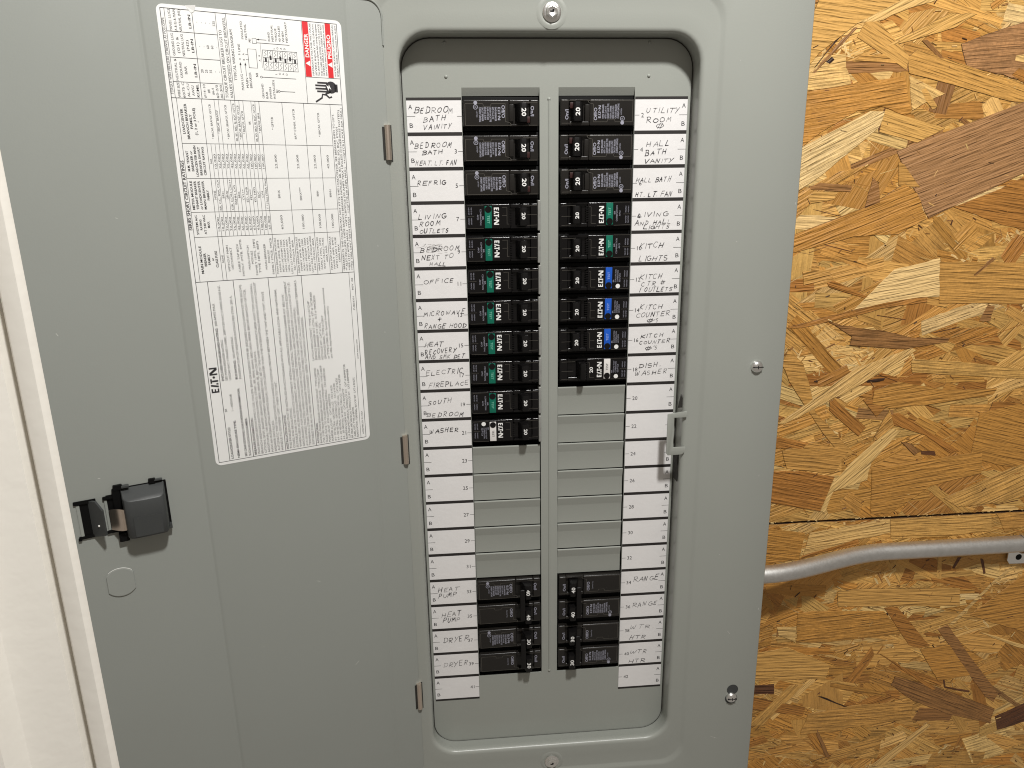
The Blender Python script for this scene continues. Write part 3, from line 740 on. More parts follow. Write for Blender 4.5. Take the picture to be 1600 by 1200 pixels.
mb = MB(); dbox(mb, 7.24, 7.93, .50, .522, -11.56, -10.98, .01); part(mb, 'raised_pad', M['char'], parent=latch, angle=40)
mb = MB(); dbox(mb, 7.02, 7.12, .05, .20, -11.64, -11.5, .01); dbox(mb, 7.10, 7.30, .02, .14, -10.2, -10.16, .01); dbox(mb, 7.92, 8.10, .02, .2, -10.22, -10.17, .01)
part(mb, 'latch_lug', M['char'], parent=latch)
mb = MB()                                           # sprung metal strip
ls = []
for k in range(13):
    t = k / 12.0; u = 8.48 - .40 * t; o_ = .08 + .24 * math.sin(t * math.pi * .62) ** 1.2
    ls.append([D(u, o_, -11.38), D(u, o_, -10.80 + (.06 * math.sin(t * math.pi) if 1 else 0)), D(u, o_ - .02, -10.80), D(u, o_ - .02, -11.38)])
mb.loops(ls, True, True)
part(mb, 'spring_strip', M['nickel'], parent=latch, angle=50)
mb = MB(); dbox(mb, 8.49, 8.56, .0, .035, -11.40, -10.52, .01)
part(mb, 'side_rail', M['door'], parent=latch)
flap = None
mb = MB()
dbox(mb, 8.74, 9.26, .0, .05, -10.52, -10.42, .008); dbox(mb, 8.86, 9.26, .0, .05, -11.50, -11.42, .008); dbox(mb, 8.86, 9.14, .0, .006, -11.44, -10.48); dbox(mb, 9.20, 9.28, .0, .07, -11.53, -11.46, .008)
flap = part(mb, 'latch_keeper', M['dark'], angle=40)
mb = MB()                                           # angled wing
def DP(u, o_, z): return D(u, o_, z)
wing = [(8.93, .02, -10.46), (8.93, .02, -11.50), (8.62, .40, -11.38), (8.62, .40, -10.66), (8.76, .22, -10.44)]
wg2 = [(u - .04, o_ - .05, z) for u, o_, z in wing]
mb.add([DP(*p) for p in wing] + [DP(*p) for p in wg2], [(0, 1, 2, 3, 4), (9, 8, 7, 6, 5)] + [(i, 5 + i, 5 + (i + 1) % 5, (i + 1) % 5) for i in range(5)])
part(mb, 'keeper_wing', M['char'], parent=flap, smooth=False)
mb = MB(); b = bmesh.new(); bmesh.ops.create_uvsphere(b, u_segments=10, v_segments=6, radius=.032)
for v in b.verts: v.co += Vector(D(8.745, .24, -11.13))
mb.bm(b); part(mb, 'white_pip', M['white'], parent=flap)
mb = MB(); dbox(mb, 9.13, 9.21, .0, .03, -11.45, -10.54, .008); part(mb, 'keeper_rail', M['door'], parent=flap)

# strike loop on the right edge of the opening
mb = MB()
yA, yB = -.82, -.765
out = [(3.84, -9.86), (4.49, -9.78), (4.49, -9.985), (4.06, -9.99), (4.06, -11.03), (4.49, -11.03), (4.47, -11.20), (4.38, -11.29), (3.90, -11.31), (3.84, -11.24)]
mb.prism(out, 'y', yA, yB, .012)
part(mb, 'strike_loop', M['grey'], angle=40)
mb = MB(); mb.prism([(4.24, -9.72), (4.50, -9.70), (4.36, -9.35), (4.33, -9.25), (4.30, -9.4)], 'y', -.60, -.56); mb.box(4.34, 4.365, -.5, -.05, -12.4, -11.3)
part(mb, 'strike_slot', M['gap_shade'], smooth=False)

# screws
def hexscrew(x, z, y=-.76, keyslot=False):
    mb = MB()
    mb.disc_stack((x, y, z), [(.27, .0), (.265, -.03), (.24, -.045), (.20, -.05)], 28)
    mb.disc_stack((x, y, z), [(.185, -.04), (.185, -.13), (.165, -.155), (.135, -.162), (.105, -.150), (.02, -.146)], 6, .5)
    s = part(mb, 'cover_screw', M['zinc'], angle=30)
    mb = MB(); mb.box(x - .065, x + .045, y - .156, y - .147, z - .020, z + .012); mb.box(x + .0, x + .05, y - .156, y - .147, z + .01, z + .05)
    part(mb, 'stamped_mark', M['dark'], parent=s, smooth=False)
    mb = MB()                                       # pressed cup round the hole
    mb.disc_stack((x, y, z), [(.44, .004), (.40, -.006), (.35, -.014), (.30, -.008), (.27, .004)], 32)
    part(mb, 'screw_cup', M['grey'], parent=s, angle=70)
hexscrew(-.02, 2.17); hexscrew(-.01, -23.42)
def roundscrew(x, z, y=-.836, hole=False):
    mb = MB()
    mb.disc_stack((x, y, z), [(.205, .0), (.205, -.02), (.19, -.06), (.155, -.10), (.10, -.128), (.04, -.138), (.005, -.14)], 24)
    s = part(mb, 'pan_head_screw', M['zinc'], angle=60)
    mb = MB(); mb.box(x - .17, x + .17, y - .143, y - .10, z - .011, z + .011); mb.box(x - .011, x + .011, y - .144, y - .10, z - .06, z + .06)
    part(mb, 'cross_recess', M['dark'], parent=s, smooth=False)
    if hole:
        mb = MB(); hx, hz = x + .03, z + .33
        mb.disc_stack((hx, y + .012, hz), [(.215, -.014), (.21, -.016), (.02, -.016)], 28)
        mb.box(x - .10, x + .12, y - .0035, y + .01, z - .25, z + .3)
        part(mb, 'keyhole_opening', M['char'], parent=s, smooth=False)
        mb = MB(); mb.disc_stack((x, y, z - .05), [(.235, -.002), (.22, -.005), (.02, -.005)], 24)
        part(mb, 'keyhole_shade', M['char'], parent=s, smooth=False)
roundscrew(6.73, -8.33); roundscrew(6.74, -21.06, hole=True)

# scuffs in the paint
mb = MB()
for x, z, L_, a in ((6.05, -22.75, .22, -.5), (6.2, -22.82, .1, -.4), (5.75, -4.3, .03, .3), (5.9, -15.1, .035, .2), (7.1, -12.2, .05, 1.3), (5.5, .9, .03, .2), (6.4, -18.2, .16, -.9), (7.5, -17.4, .07, 1.5), (7.56, -3.2, .06, 1.5)):
    ribbon(mb, [(x, z), (x + L_ * .5 * math.cos(a), z + L_ * .5 * math.sin(a) + .006), (x + L_ * math.cos(a), z + L_ * math.sin(a))], .010, lambda u, v: (u, -.8352, v))
for u_, z, L_, a in ((8.55, -9.9, .05, .3), (3.1, -14.6, .12, .6), (5.0, -16.3, .03, .1), (2.2, -18.0, .16, 2.4), (7.2, -3.2, .04, .4), (.5, -4.2, .035, .2), (.45, -6.8, .03, .2), (8.9, -6.0, .07, 1.1)):
    ribbon(mb, [(u_, z), (u_ + L_ * math.cos(a), z + L_ * math.sin(a))], .012, lambda u, v: D(u, .0025, v))
part(mb, 'paint_scuffs', M['bare'], smooth=False, kind='stuff')

# ------------------------------------------------------------------ rating sticker on the door
SB, SU = -10.13, 5.69                               # page origin: bottom edge, left edge
def SF3(px, py, o_=.006): return D(SU - py, o_, SB + px)
def sframe(o_): return lambda u, v: SF3(u, v, o_)
PW, PH = 11.95, 4.53
mb = MB()
pp = rrect(0, PW, 0, PH, .16, 0, 6)
mb.loops([[SF3(p[0], p[2], .001) for p in pp], [SF3(p[0], p[2], .006) for p in pp]], cap1=True)
stick = part(mb, 'rating_sticker', M['vinyl'], smooth=False)
SK = MB(); F0 = sframe(.009)
def FP(u, v): return F0(u, -v)                      # v up in the lettering = -y on the page
def hl(x0, x1, y, w_=.014): rect(SK, x0, y - w_ / 2, x1, y + w_ / 2, F0)
def vl(x, y0, y1, w_=.014): rect(SK, x - w_ / 2, y0, x + w_ / 2, y1, F0)
def tx(s, x, y, h=.062, width=None, align='l', bold=False): text(SK, s, (x, -y), h, FP, width, align, bold)
for a in (.09, 4.40): hl(.09, 11.86, a)
for a in (.09, 11.86): vl(a, .09, 4.40)
vl(5.22, .09, 4.40); vl(9.82, .09, 4.40)
for y in (.38, 1.03, 1.95, 2.86): hl(.09, 5.22, y)
hl(.09, 5.22, 4.24, .01)
logo(SK, 2.14, -.335, 2.86, .2, FP)
for s, x, y, wd, bo in [('LOADCENTER STYLE:', .14, .49, .95, 1), ('BR', 1.55, .47, None, 0), ('NEMA ENCLOSURE TYPE:', .14, .66, 1.12, 1), ('1 - INDOOR', 1.55, .64, .5, 0),
        ('SEE CASE SIDEWALL FOR FURTHER INFORMATION,', .14, .86, 2.05, 1), ('SUCH AS CATALOG NUMBER.', .14, .97, 1.15, 1),
        ('ENCLOSED PANELBOARD RATING:', 2.45, .49, 1.5, 1), ('200 AMPS MAX', 4.0, .49, .62, 0), ('SEE MAIN BREAKER RATING', 2.45, .585, 1.15, 0), ('120/240 VAC 1 PHASE 3 WIRE, 208Y/120 VAC 3 WIRE, 50/60 HZ.', 2.45, .68, 2.65, 0),
        ('BUS RATING:', 2.45, .85, .55, 1), ('200 AMPS MAX', 3.05, .85, .62, 0), ('MAXIMUM SUM OF BREAKER RATINGS PER STAB: 200 A.', 2.45, .95, 2.35, 0)]:
    tx(s, x, y, .062, wd, bold=bool(bo))
B2 = [('BREAKER INFORMATION', 1.1), ('MAIN BREAKERS (EATON FAMILY): CSR, CSH, BW, BWH OR BACKFED TYPE BR (REQUIRES HOLD DOWN KIT PER BELOW).', 4.95),
      ('BRANCH BREAKERS (EATON FAMILY): ETN01, BR, BRH, BRHH, BRD, BRN, BRSN, BRCAF, BRHCAF, GFTCB,', 4.8), ('GFTCBH, GFEP, BRAFGF, BRHAFGF, BRX, BRHX, BJ, BJH OR BRWH.', 3.05),
      ('ADDITIONAL OR REPLACEMENT BREAKERS SHALL BE OF THE SAME MANUFACTURER AND TYPE AND SHALL', 4.95), ('HAVE AN INTERRUPTING RATING EQUAL TO OR GREATER THAN THE INTERRUPTING RATING OF ANY CIRCUIT', 4.98),
      ('BREAKER INSTALLED.', .95), ('AUTOMATIC TRIP IS INDICATED BY A HANDLE POSITION MIDWAY BETWEEN THE "ON" AND "OFF". MOVE', 4.7), ('HANDLE TO EXTREME "OFF", THEN TO "ON".', 2.1)]
for i, (s, wd) in enumerate(B2): tx(s, .14, 1.13 + i * .0945, .064, wd, bold=(i == 0))
B3 = [('INSTALLATION NOTES', 1.05), ('THIS PANELBOARD MUST BE INSTALLED IN ACCORDANCE WITH ALL APPLICABLE LOCAL AND NATIONAL', 4.75), ('CODES, AND REGULATIONS.', 1.25),
      ('SUITABLE FOR USE AS SERVICE EQUIPMENT. INSTALL APPROPRIATE SERVICE BARRIER KIT BELOW.', 4.6), ('WHEN USED AS SERVICE EQUIPMENT, ANY UNUSED NEUTRAL TERMINALS MAY BE USED FOR EQUIPMENT', 4.95),
      ('GROUNDING. FOR EQUIPMENT GROUNDING, WIRE TERMINALS ARE SUITABLE FOR (1) #14-4 OR UP TO (3)', 4.9), ('#14-10 WIRES. MULTIPLE WIRES IN THE SAME HOLE MUST BE THE SAME SIZE AND MATERIAL.', 4.2),
      ('TERMINALS OTHER THAN BREAKER TERMINALS SUITABLE FOR 60/75 C AL-CU WIRE. BREAKER TERMINALS', 4.95), ('SUITABLE FOR AL-CU WIRE WHEN SO MARKED. REFER TO MARKINGS ON BREAKERS.', 3.9)]
for i, (s, wd) in enumerate(B3): tx(s, .14, 2.045 + i * .0945, .064, wd, bold=(i == 0))
B4 = [('ACCESSORIES', .65), ('BACKFED MAIN BREAKER HOLD DOWN KIT   TYPE # BRPHD', 2.35), ('CSR TYPE MAIN BREAKER FILLER PLATE   TYPE # CSRFP', 2.3), ('FILLER PLATE TO CLOSE BRANCH OPENINGS  TYPE # BRFP', 2.4),
      ('MAIN LUG KIT  FOR CONVERTIBLE PANELS   CAT # BRPL200', 2.3), ('SURFEED LUG KIT    CAT # BRPSF225', 1.5), ('# 6 - 2/0 NEUTRAL / GROUND LUGS    CAT # NL20', 1.75), ('# 6 - 300 NEUTRAL / GROUND LUGS    CAT # NL300', 1.8),
      ('# 6 - 2/0 NEUTRAL W/ BOND TAB LUGS   CAT # NLP20', 1.95), ('# 6 - 300 NEUTRAL W/ BOND TAB LUGS   CAT # NLP300', 2.05), ('BONDING SCREW KIT   CAT # BSNGKITP', 1.6), ('CSR MAIN MECHANICAL INTERLOCK KIT   CAT # BRPMIKCSR', 2.35),
      ('BR MAIN MECHANICAL INTERLOCK KIT   CAT # BRPMIKBR', 2.2), ('LABEL KITS, TYPE # BRPMS', .98), ('RENOVATION TERMINAL BLOCK KIT  CAT # RNSTS', 1.9)]
for i, (s, wd) in enumerate(B4): tx(s, .14, 2.95 + i * .0875, .060, wd, bold=(i == 0))
B5 = [('LATCH REPLACMENT  TYPE # LATCHP', 1.75), ('SERVICE BARRIER KIT (CSR)  KIT # TICSR300', 2.0), ('SERVICE BARRIER KIT (BR)   KIT # TIMCB3/0', 1.9), ('KEYLOCK KIT  CAT # TDL', 1.1), ('GROUND BARS, TYPE # GBKP', 1.3),
      ('or TYPE # GBK (for Special Installation Instructions', 2.1), ('see URL: http://eaton.com/instructions)', 1.55)]
for i, (s, wd) in enumerate(B5): tx(s, 2.72, 3.02 + i * .09, .060, wd)
tx('ASSEMBLED IN USA', .2, 4.345, .05, .75); tx('www.eaton.com', 2.6, 4.345, .05, .6); tx('PUB03301', 4.1, 4.345, .05, .4); tx('REV. 08', 4.7, 4.345, .05, .35)
# short circuit table
tx('SERIES SHORT CIRCUIT RATINGS', 7.45, .175, .075, 1.75, 'c', True)
hl(5.22, 9.82, .20, .01); hl(5.22, 9.82, .78, .01)
for x in (6.39, 7.03, 7.88, 8.74): vl(x, .20, 4.06, .01)
for y in (2.18, 2.77, 3.34, 4.06): hl(5.22, 9.82, y, .01)
hl(5.22, 8.74, 3.70, .01); hl(5.22, 6.39, .88, .01)
for k in range(1, 14): hl(6.39, 8.74, .78 + .1 * k, .008)
for k in (3, 4, 7, 8, 9, 10, 12, 13): hl(8.74, 9.82, .78 + .1 * k, .008)
for i, s in enumerate(['MAIN MODULE', 'BREAKER', 'FAMILY', 'or', 'CLASS FUSE']): tx(s, 5.8, .33 + i * .095, .062, None if i else .72, 'c', True)
for i, s in enumerate(['SYSTEM A/C', 'RATING', 'AT 240 VAC', 'MAX.']): tx(s, 6.71, .33 + i * .095, .056, .5 if i in (0, 2) else None, 'c', True)
for i, s in enumerate(['METER MODULE', 'TENANT BREAKER', 'or LOADCENTER', 'MAIN BREAKER', 'FAMILY']): tx(s, 7.46, .31 + i * .095, .058, .72 if i != 4 else None, 'c', True)
for i, s in enumerate(['M.M. TENANT', 'BREAKER or', 'LOADCENTER MAIN', 'BREAKER SHORT', 'CIRCUIT RATING']): tx(s, 8.31, .31 + i * .095, .058, (.5, .5, .76, .7, .7)[i], 'c', True)
for i, s in enumerate(['LOADCENTER', 'BRANCH BREAKER', 'FAMILY', '(1, 2 or 3 POLE)', '*']): tx(s, 9.27, .31 + i * .095, .06, (.6, .85, .35, .65, None)[i], 'c', True)
A1 = ['10,000', '10,000', '22,000', '22,000', '25,000', '42,000', '65,000', '65,000', '65,000', '65,000', '65,000', '100,000', '100,000', '65,000']
A2 = ['NONE', 'BR, CC, BW, CCV', 'BRH', 'QBHW', 'CSR, CCVH, CSH++', 'BRHH, CVS', 'BRX', 'CV+++', 'ED, GHB', 'FD***', 'KD, HKD', 'KDC', 'CVH', 'T / J fuse (200A Max)']
A3 = ['N/A', '10,000', '22,000', '22,000', '25,000', '42,000', '65,000', '65,000', '65,000', '65,000', '100,000', '100,000', '100,000', '100,000']
for i in range(14):
    y = .86 + i * .1
    tx(A1[i], 6.71, y, .052, .36, 'c'); tx(A2[i], 7.46, y, .052, min(.055 * len(A2[i]), .78), 'c'); tx(A3[i], 8.31, y, .052, .36 if i else None, 'c')
tx('NONE', 5.8, .86, .052, None, 'c')
for i, s in enumerate(['WITHOUT MAIN', 'DISCONNECT', '', 'CABLE TAP BOX', 'FAMILY 1MTB, 3MTB', '', 'MAIN SWITCH', 'MODULE', 'FAMILY 1MFS, 3MFS', 'TYPE 1BPS, 3BPS', '', 'MAIN BREAKER', 'MODULE', 'FAMILY 1MCB, 3MCB']):
    if s: tx(s, 5.8, 1.0 + i * .088, .056, min(.058 * len(s), .98), 'c')
for y, s in ((.98, '* BRCAF, BRAFGF, GFTCB'), (1.14, '* BRCAF, BRAFGF'), (1.36, '* BRCAF, BRAFGF, GFTCB'), (1.56, 'BR, BD, BRD, BJ, BQC, GFTCB'), (1.66, '* BRCAF, BRAFGF, GFTCB'), (1.76, '* BRAFGF, GFTCB'), (1.92, 'BR'), (2.06, 'BR, BD, BRD, BJ, BQC, GFTCB'), (2.16, '* BRAFGF, BRH')):
    tx(s, 9.28, y, .052, min(.038 * len(s), .92), 'c')
for (y0, y1), ls_ in zip(((2.18, 2.77), (2.77, 3.34), (3.34, 3.70), (3.70, 4.06)), (
        ['MAIN BREAKER MODULE', 'FAMILY 1MCB, 3MCB', 'RDH / PDG54M 250A', 'NGS / PDG33M 125A', 'NDL / PDG4xG 400A', 'LGS / LD / PDG3xG 600A', 'KD / PDG3xG 400A'],
        ['MAIN BREAKER MODULE', 'FAMILY 1MCB, 3MCB', 'RDH / PDG54M 250A', 'NGH / PDG33M 1200A', 'HNDL / PDG3xG 400A', 'LGH / HLD / PDG3xM 600A', 'HKD / PDG3xG 400A'],
        ['MAIN SWITCH MODULE', 'FAMILY 1MFS, 3MFS', 'WITH CLASS J FUSE', '600A MAX.'], ['MAIN SWITCH MODULE', 'FAMILY 1MFS, 3MFS', 'WITH CLASS T FUSE', '1200A MAX.'])):
    st_ = (y1 - y0 - .04) / len(ls_)
    for i, s in enumerate(ls_): tx(s, 5.8, y0 + .005 + st_ * (i + .95), .05, min(.052 * len(s), 1.02), 'c')
for y, a, b_, c_, d_ in ((2.5, '65,000', 'BRHX', '22,000', '* GFTCB'), (3.08, '100,000', 'BRHX****', '22,000', 'BR** ETN01, GFTCB'), (3.55, '100,000', 'BRH', '22,000', ''), (3.91, '100,000', 'BRHH', '42,000', '')):
    tx(a, 6.71, y, .06, .38, 'c'); tx(b_, 7.46, y, .06, None, 'c'); tx(c_, 8.31, y, .06, .36, 'c')
    if d_: tx(d_, 9.28, y, .056, min(.045 * len(d_), .8), 'c')
tx('* BRCAF, GFTCB', 9.28, 3.74, .056, .62, 'c')
for i, (s, wd) in enumerate([('*BREAKERS IN THIS COLUMN MAY NOT FIT IN THIS LOADCENTER, SEE BREAKER INFO TO LEFT.', 4.3), ('** ALSO INCLUDES THESE BRANCH BREAKER FAMILIES: BR, BD, BRD, BQ, BQC, ETN01', 3.95),
        ('**BR (110 AMPS MAX.)   +GFTCB/GFCB (50 AMPS MAX UNLESS OTHERWISE NOTED)', 4.4), ('***FD 150A ONLY WITH ETN01   ++GFTCB (30 AMPS MAX.)   +++GFTCB (1 POLE 40A MAX.)', 4.45)]):
    tx(s, 5.28, 4.145 + i * .078, .056, wd)
# torque table and diagram
tx('TORQUE WIRE PRESSURE SCREW(S) AS FOLLOWS:', 9.9, .155, .058, 1.75)
hl(9.82, 11.86, .18, .01); hl(9.82, 11.86, .80, .012); hl(9.82, 11.86, 1.34, .01); hl(9.82, 11.86, 1.585, .01)
for x in (10.2, 10.76, 11.35): vl(x, .18, 1.34, .012)
for cx, ls_ in ((10.01, ['WIRE SIZE', '60/75 C', 'AL-CU', 'AWG/', 'KCMIL']), (10.48, ['NEUTRAL &', 'GROUND', 'BAR', '', 'LB-IN']), (11.05, ['GROUND LUG', '(G1) &', 'NEUTRAL LUG', '(N2)', 'LB-IN']), (11.6, ['PANEL LUGS', '(A & B) & MAIN', 'NEUTRAL (N1)', '', 'LB-IN'])):
    for i, s in enumerate(ls_):
        if s: tx(s, cx, .31 + i * .11, .06, min(.062 * len(s), .5, .36 if cx < 10.1 else .5), 'c', i == 4)
for i, s in enumerate(['#14-10', '#8', '#6-4', '#3-2/0', '#6-300']): tx(s, 10.01, .91 + i * .1, .06, None if i in (1, 2) else .32, 'c')
for x, ls_ in ((10.48, ['20', '25', '35', '-', '-']), (11.05, ['-', '-', '60', '60', '-']), (11.6, ['-', '-', '-', '-', '225'])):
    for i, s in enumerate(ls_): tx(s, x, .91 + i * .1, .062, None, 'c')
tx('TORQUE CIRCUIT BREAKER LUGS TO', 9.87, 1.445, .072, 1.6); tx('VALUES SPECIFIED ON CIRCUIT BREAKERS.', 9.87, 1.56, .072, 1.9)
tx('TYPICAL WIRING DIAGRAM', 10.3, 1.70, .07, 1.2)
tx('MAIN LUG', 10.08, 1.85, .06, .38); tx('MAIN', 10.14, 1.97, .06, .24); tx('BREAKER', 10.14, 2.06, .06, .38); tx('LINE', 11.0, 1.85, .055, .18)
for x, s in ((10.8, 'A'), (10.92, 'B')): tx(s, x, 1.84, .05); tx('B' if s == 'A' else 'A', x, 1.94, .05); line(SK, (x + .02, 1.97), (x + .02, 2.03), .008, F0)
line(SK, (10.5, 1.82), (10.7, 1.82), .01, F0); line(SK, (10.42, 1.94), (10.7, 1.94), .01, F0)
for y in (1.82, 1.94): SK.add([F0(10.68, y - .025), F0(10.75, y), F0(10.68, y + .025)], [(0, 1, 2)])
ribbon(SK, [(10.63, 2.03), (11.08, 2.03), (11.08, 2.24), (10.63, 2.24), (10.63, 2.03)], .012, F0)
tx('A', 10.8, 2.33, .045); tx('B', 10.92, 2.33, .045); tx('N1', 11.24, 2.13, .055, None, 'l', True); tx('N2', 10.42, 2.23, .055, None, 'l', True)
tx('INSULATED', 11.3, 1.96, .055, .42); tx('NEUTRAL', 11.3, 2.05, .055, .36)
ribbon(SK, [(11.22, 2.17), (11.34, 2.17), (11.34, 2.27), (11.22, 2.27), (11.22, 2.17)], .01, F0); line(SK, (11.24, 2.27), (11.24, 3.1), .012, F0); line(SK, (11.24, 2.36), (10.65, 2.36), .006, F0)
ring(SK, (10.42, 2.31), .024, .01, F0); line(SK, (10.42, 2.33), (10.42, 3.2), .012, F0)
ring(SK, (10.09, 2.73), .024, .01, F0); line(SK, (10.09, 2.75), (10.09, 3.14), .012, F0)
for i, s in enumerate(['GROUND', 'BAR', '(WHEN', 'INSTALLED)']): tx(s, 9.9, 2.34 + i * .095, .055, (.36, .17, .28, .46)[i])
tx('G1', 10.05, 2.70, .055, None, 'l', True)
for i, s in enumerate(['BOND', 'NEUTRAL', 'TORQUE', '40 IN-LBS', 'WHEN', 'NECESSARY']): tx(s, 11.3, 2.62 + i * .09, .055, (.22, .4, .32, .38, .26, .5)[i])
line(SK, (11.32, 2.33), (11.32, 2.52), .012, F0); SK.add([F0(11.30, 2.34), F0(11.32, 2.27), F0(11.34, 2.34)], [(0, 1, 2)])
for k in range(8): line(SK, (10.60, 2.40 + k * .125), (11.08, 2.40 + k * .125), .010, F0)
for x in (10.60, 11.08): line(SK, (x, 2.40), (x, 3.28), .010, F0)
for x in (10.80, 10.90): line(SK, (x, 2.40), (x, 3.28), .008, F0)
for k in range(7):
    y = 2.44 + k * .125; rect(SK, 10.80 + .05 * (k % 2), y, 10.90 + .05 * (k % 2) - .0, y + .05, F0)
    ribbon(SK, [(10.63, y), (10.68, y + .05), (10.73, y), (10.78, y + .05)], .009, F0); ribbon(SK, [(10.94, y), (10.98, y + .05), (11.02, y), (11.06, y + .05)], .009, F0)
for i, c in enumerate('LOAD'): tx(c, 11.12, 2.72 + i * .09, .05); tx(c, 10.50, 2.72 + i * .09, .05)
vl(10.49, 3.46, 4.40, .01); hl(9.82, 11.86, 3.46, .01)
# small print of the warning block
DW = [('HAZARDOUS VOLTAGE. WILL CAUSE', 3.70), ('SEVERE INJURY OR DEATH.', 3.78), ('Turn off and lock out all power before servicing this equipment.', 3.85), ('THIS COVER CAN EXPOSE YOU TO A SHOCK', 3.93), ('OR INJURY. REPLACE ALL COVERS & DO NOT', 3.99), ('open or service unless you are a qualified person, see notes.', 4.05)]
for s, y in DW: tx(s, 10.54, y, .046, 1.28)
for s, y in (('VOLTAJE PELIGROSO. CAUSARA HERIDAS', 4.30), ('SEVERAS O MUERTE. Desconecte antes de abrir', 4.37)): tx(s, 10.54, y, .044, 1.28)
# hand and spark mark
def Q(pts): SK.add([F0(*p) for p in pts], [tuple(range(len(pts)))])
hx, hy = 10.22, 4.05
for i, (ox, ln) in enumerate(((-.10, .26), (-.03, .30), (.05, .30), (.12, .24))):
    rect(SK, hx + ox, hy - .05 - ln, hx + ox + .045, hy - .02, F0)
disc(SK, (hx + .035, hy + .08), .155, F0, 20); rect(SK, hx - .08, hy + .17, hx + .12, hy + .26, F0)
ribbon(SK, [(9.88, 3.70), (9.98, 3.86), (10.07, 3.88), (10.06, 3.98), (9.99, 4.06), (10.01, 4.12)], .045, F0)
ribbon(SK, [(hx - .13, 3.98), (hx - .10, 4.06), (hx - .08, 4.10)], .045, F0)
part(SK, 'sticker_print', M['sink'], smooth=False, parent=stick)
mb = MB(); F1 = sframe(.0085)
rect(mb, 10.50, 3.475, 11.85, 3.63, F1); rect(mb, 10.50, 4.08, 11.85, 4.225, F1)
part(mb, 'red_band', M['red'], smooth=False, parent=stick)
mb = MB(); F2 = sframe(.0115); FW = lambda u, v: F2(u, -v)
text(mb, 'DANGER', (10.98, -3.60), .10, FW, .58, 'l', True); text(mb, 'PELIGRO', (10.98, -4.20), .10, FW, .60, 'l', True)
for y in (3.615, 4.212): mb.add([F2(10.76, y), F2(10.90, y), F2(10.83, y - .125)], [(0, 1, 2)])
mb.add([F2(hx - .05, 4.05), F2(hx + .09, 4.0), F2(hx + .05, 4.06), F2(hx + .11, 4.07), F2(hx - .02, 4.13), F2(hx + .02, 4.07)], [(0, 1, 2, 3, 4, 5)])
part(mb, 'reversed_print', M['pwhite'], smooth=False, parent=stick)
mb = MB()                                           # lifted fold at the top edge
mb.add([SF3(11.96, .66, .008), SF3(11.98, .90, .05), SF3(11.84, .86, .02), SF3(11.80, .78, .012)], [(0, 1, 2, 3)])
part(mb, 'lifted_fold', M['vinyl'], smooth=False, parent=stick)

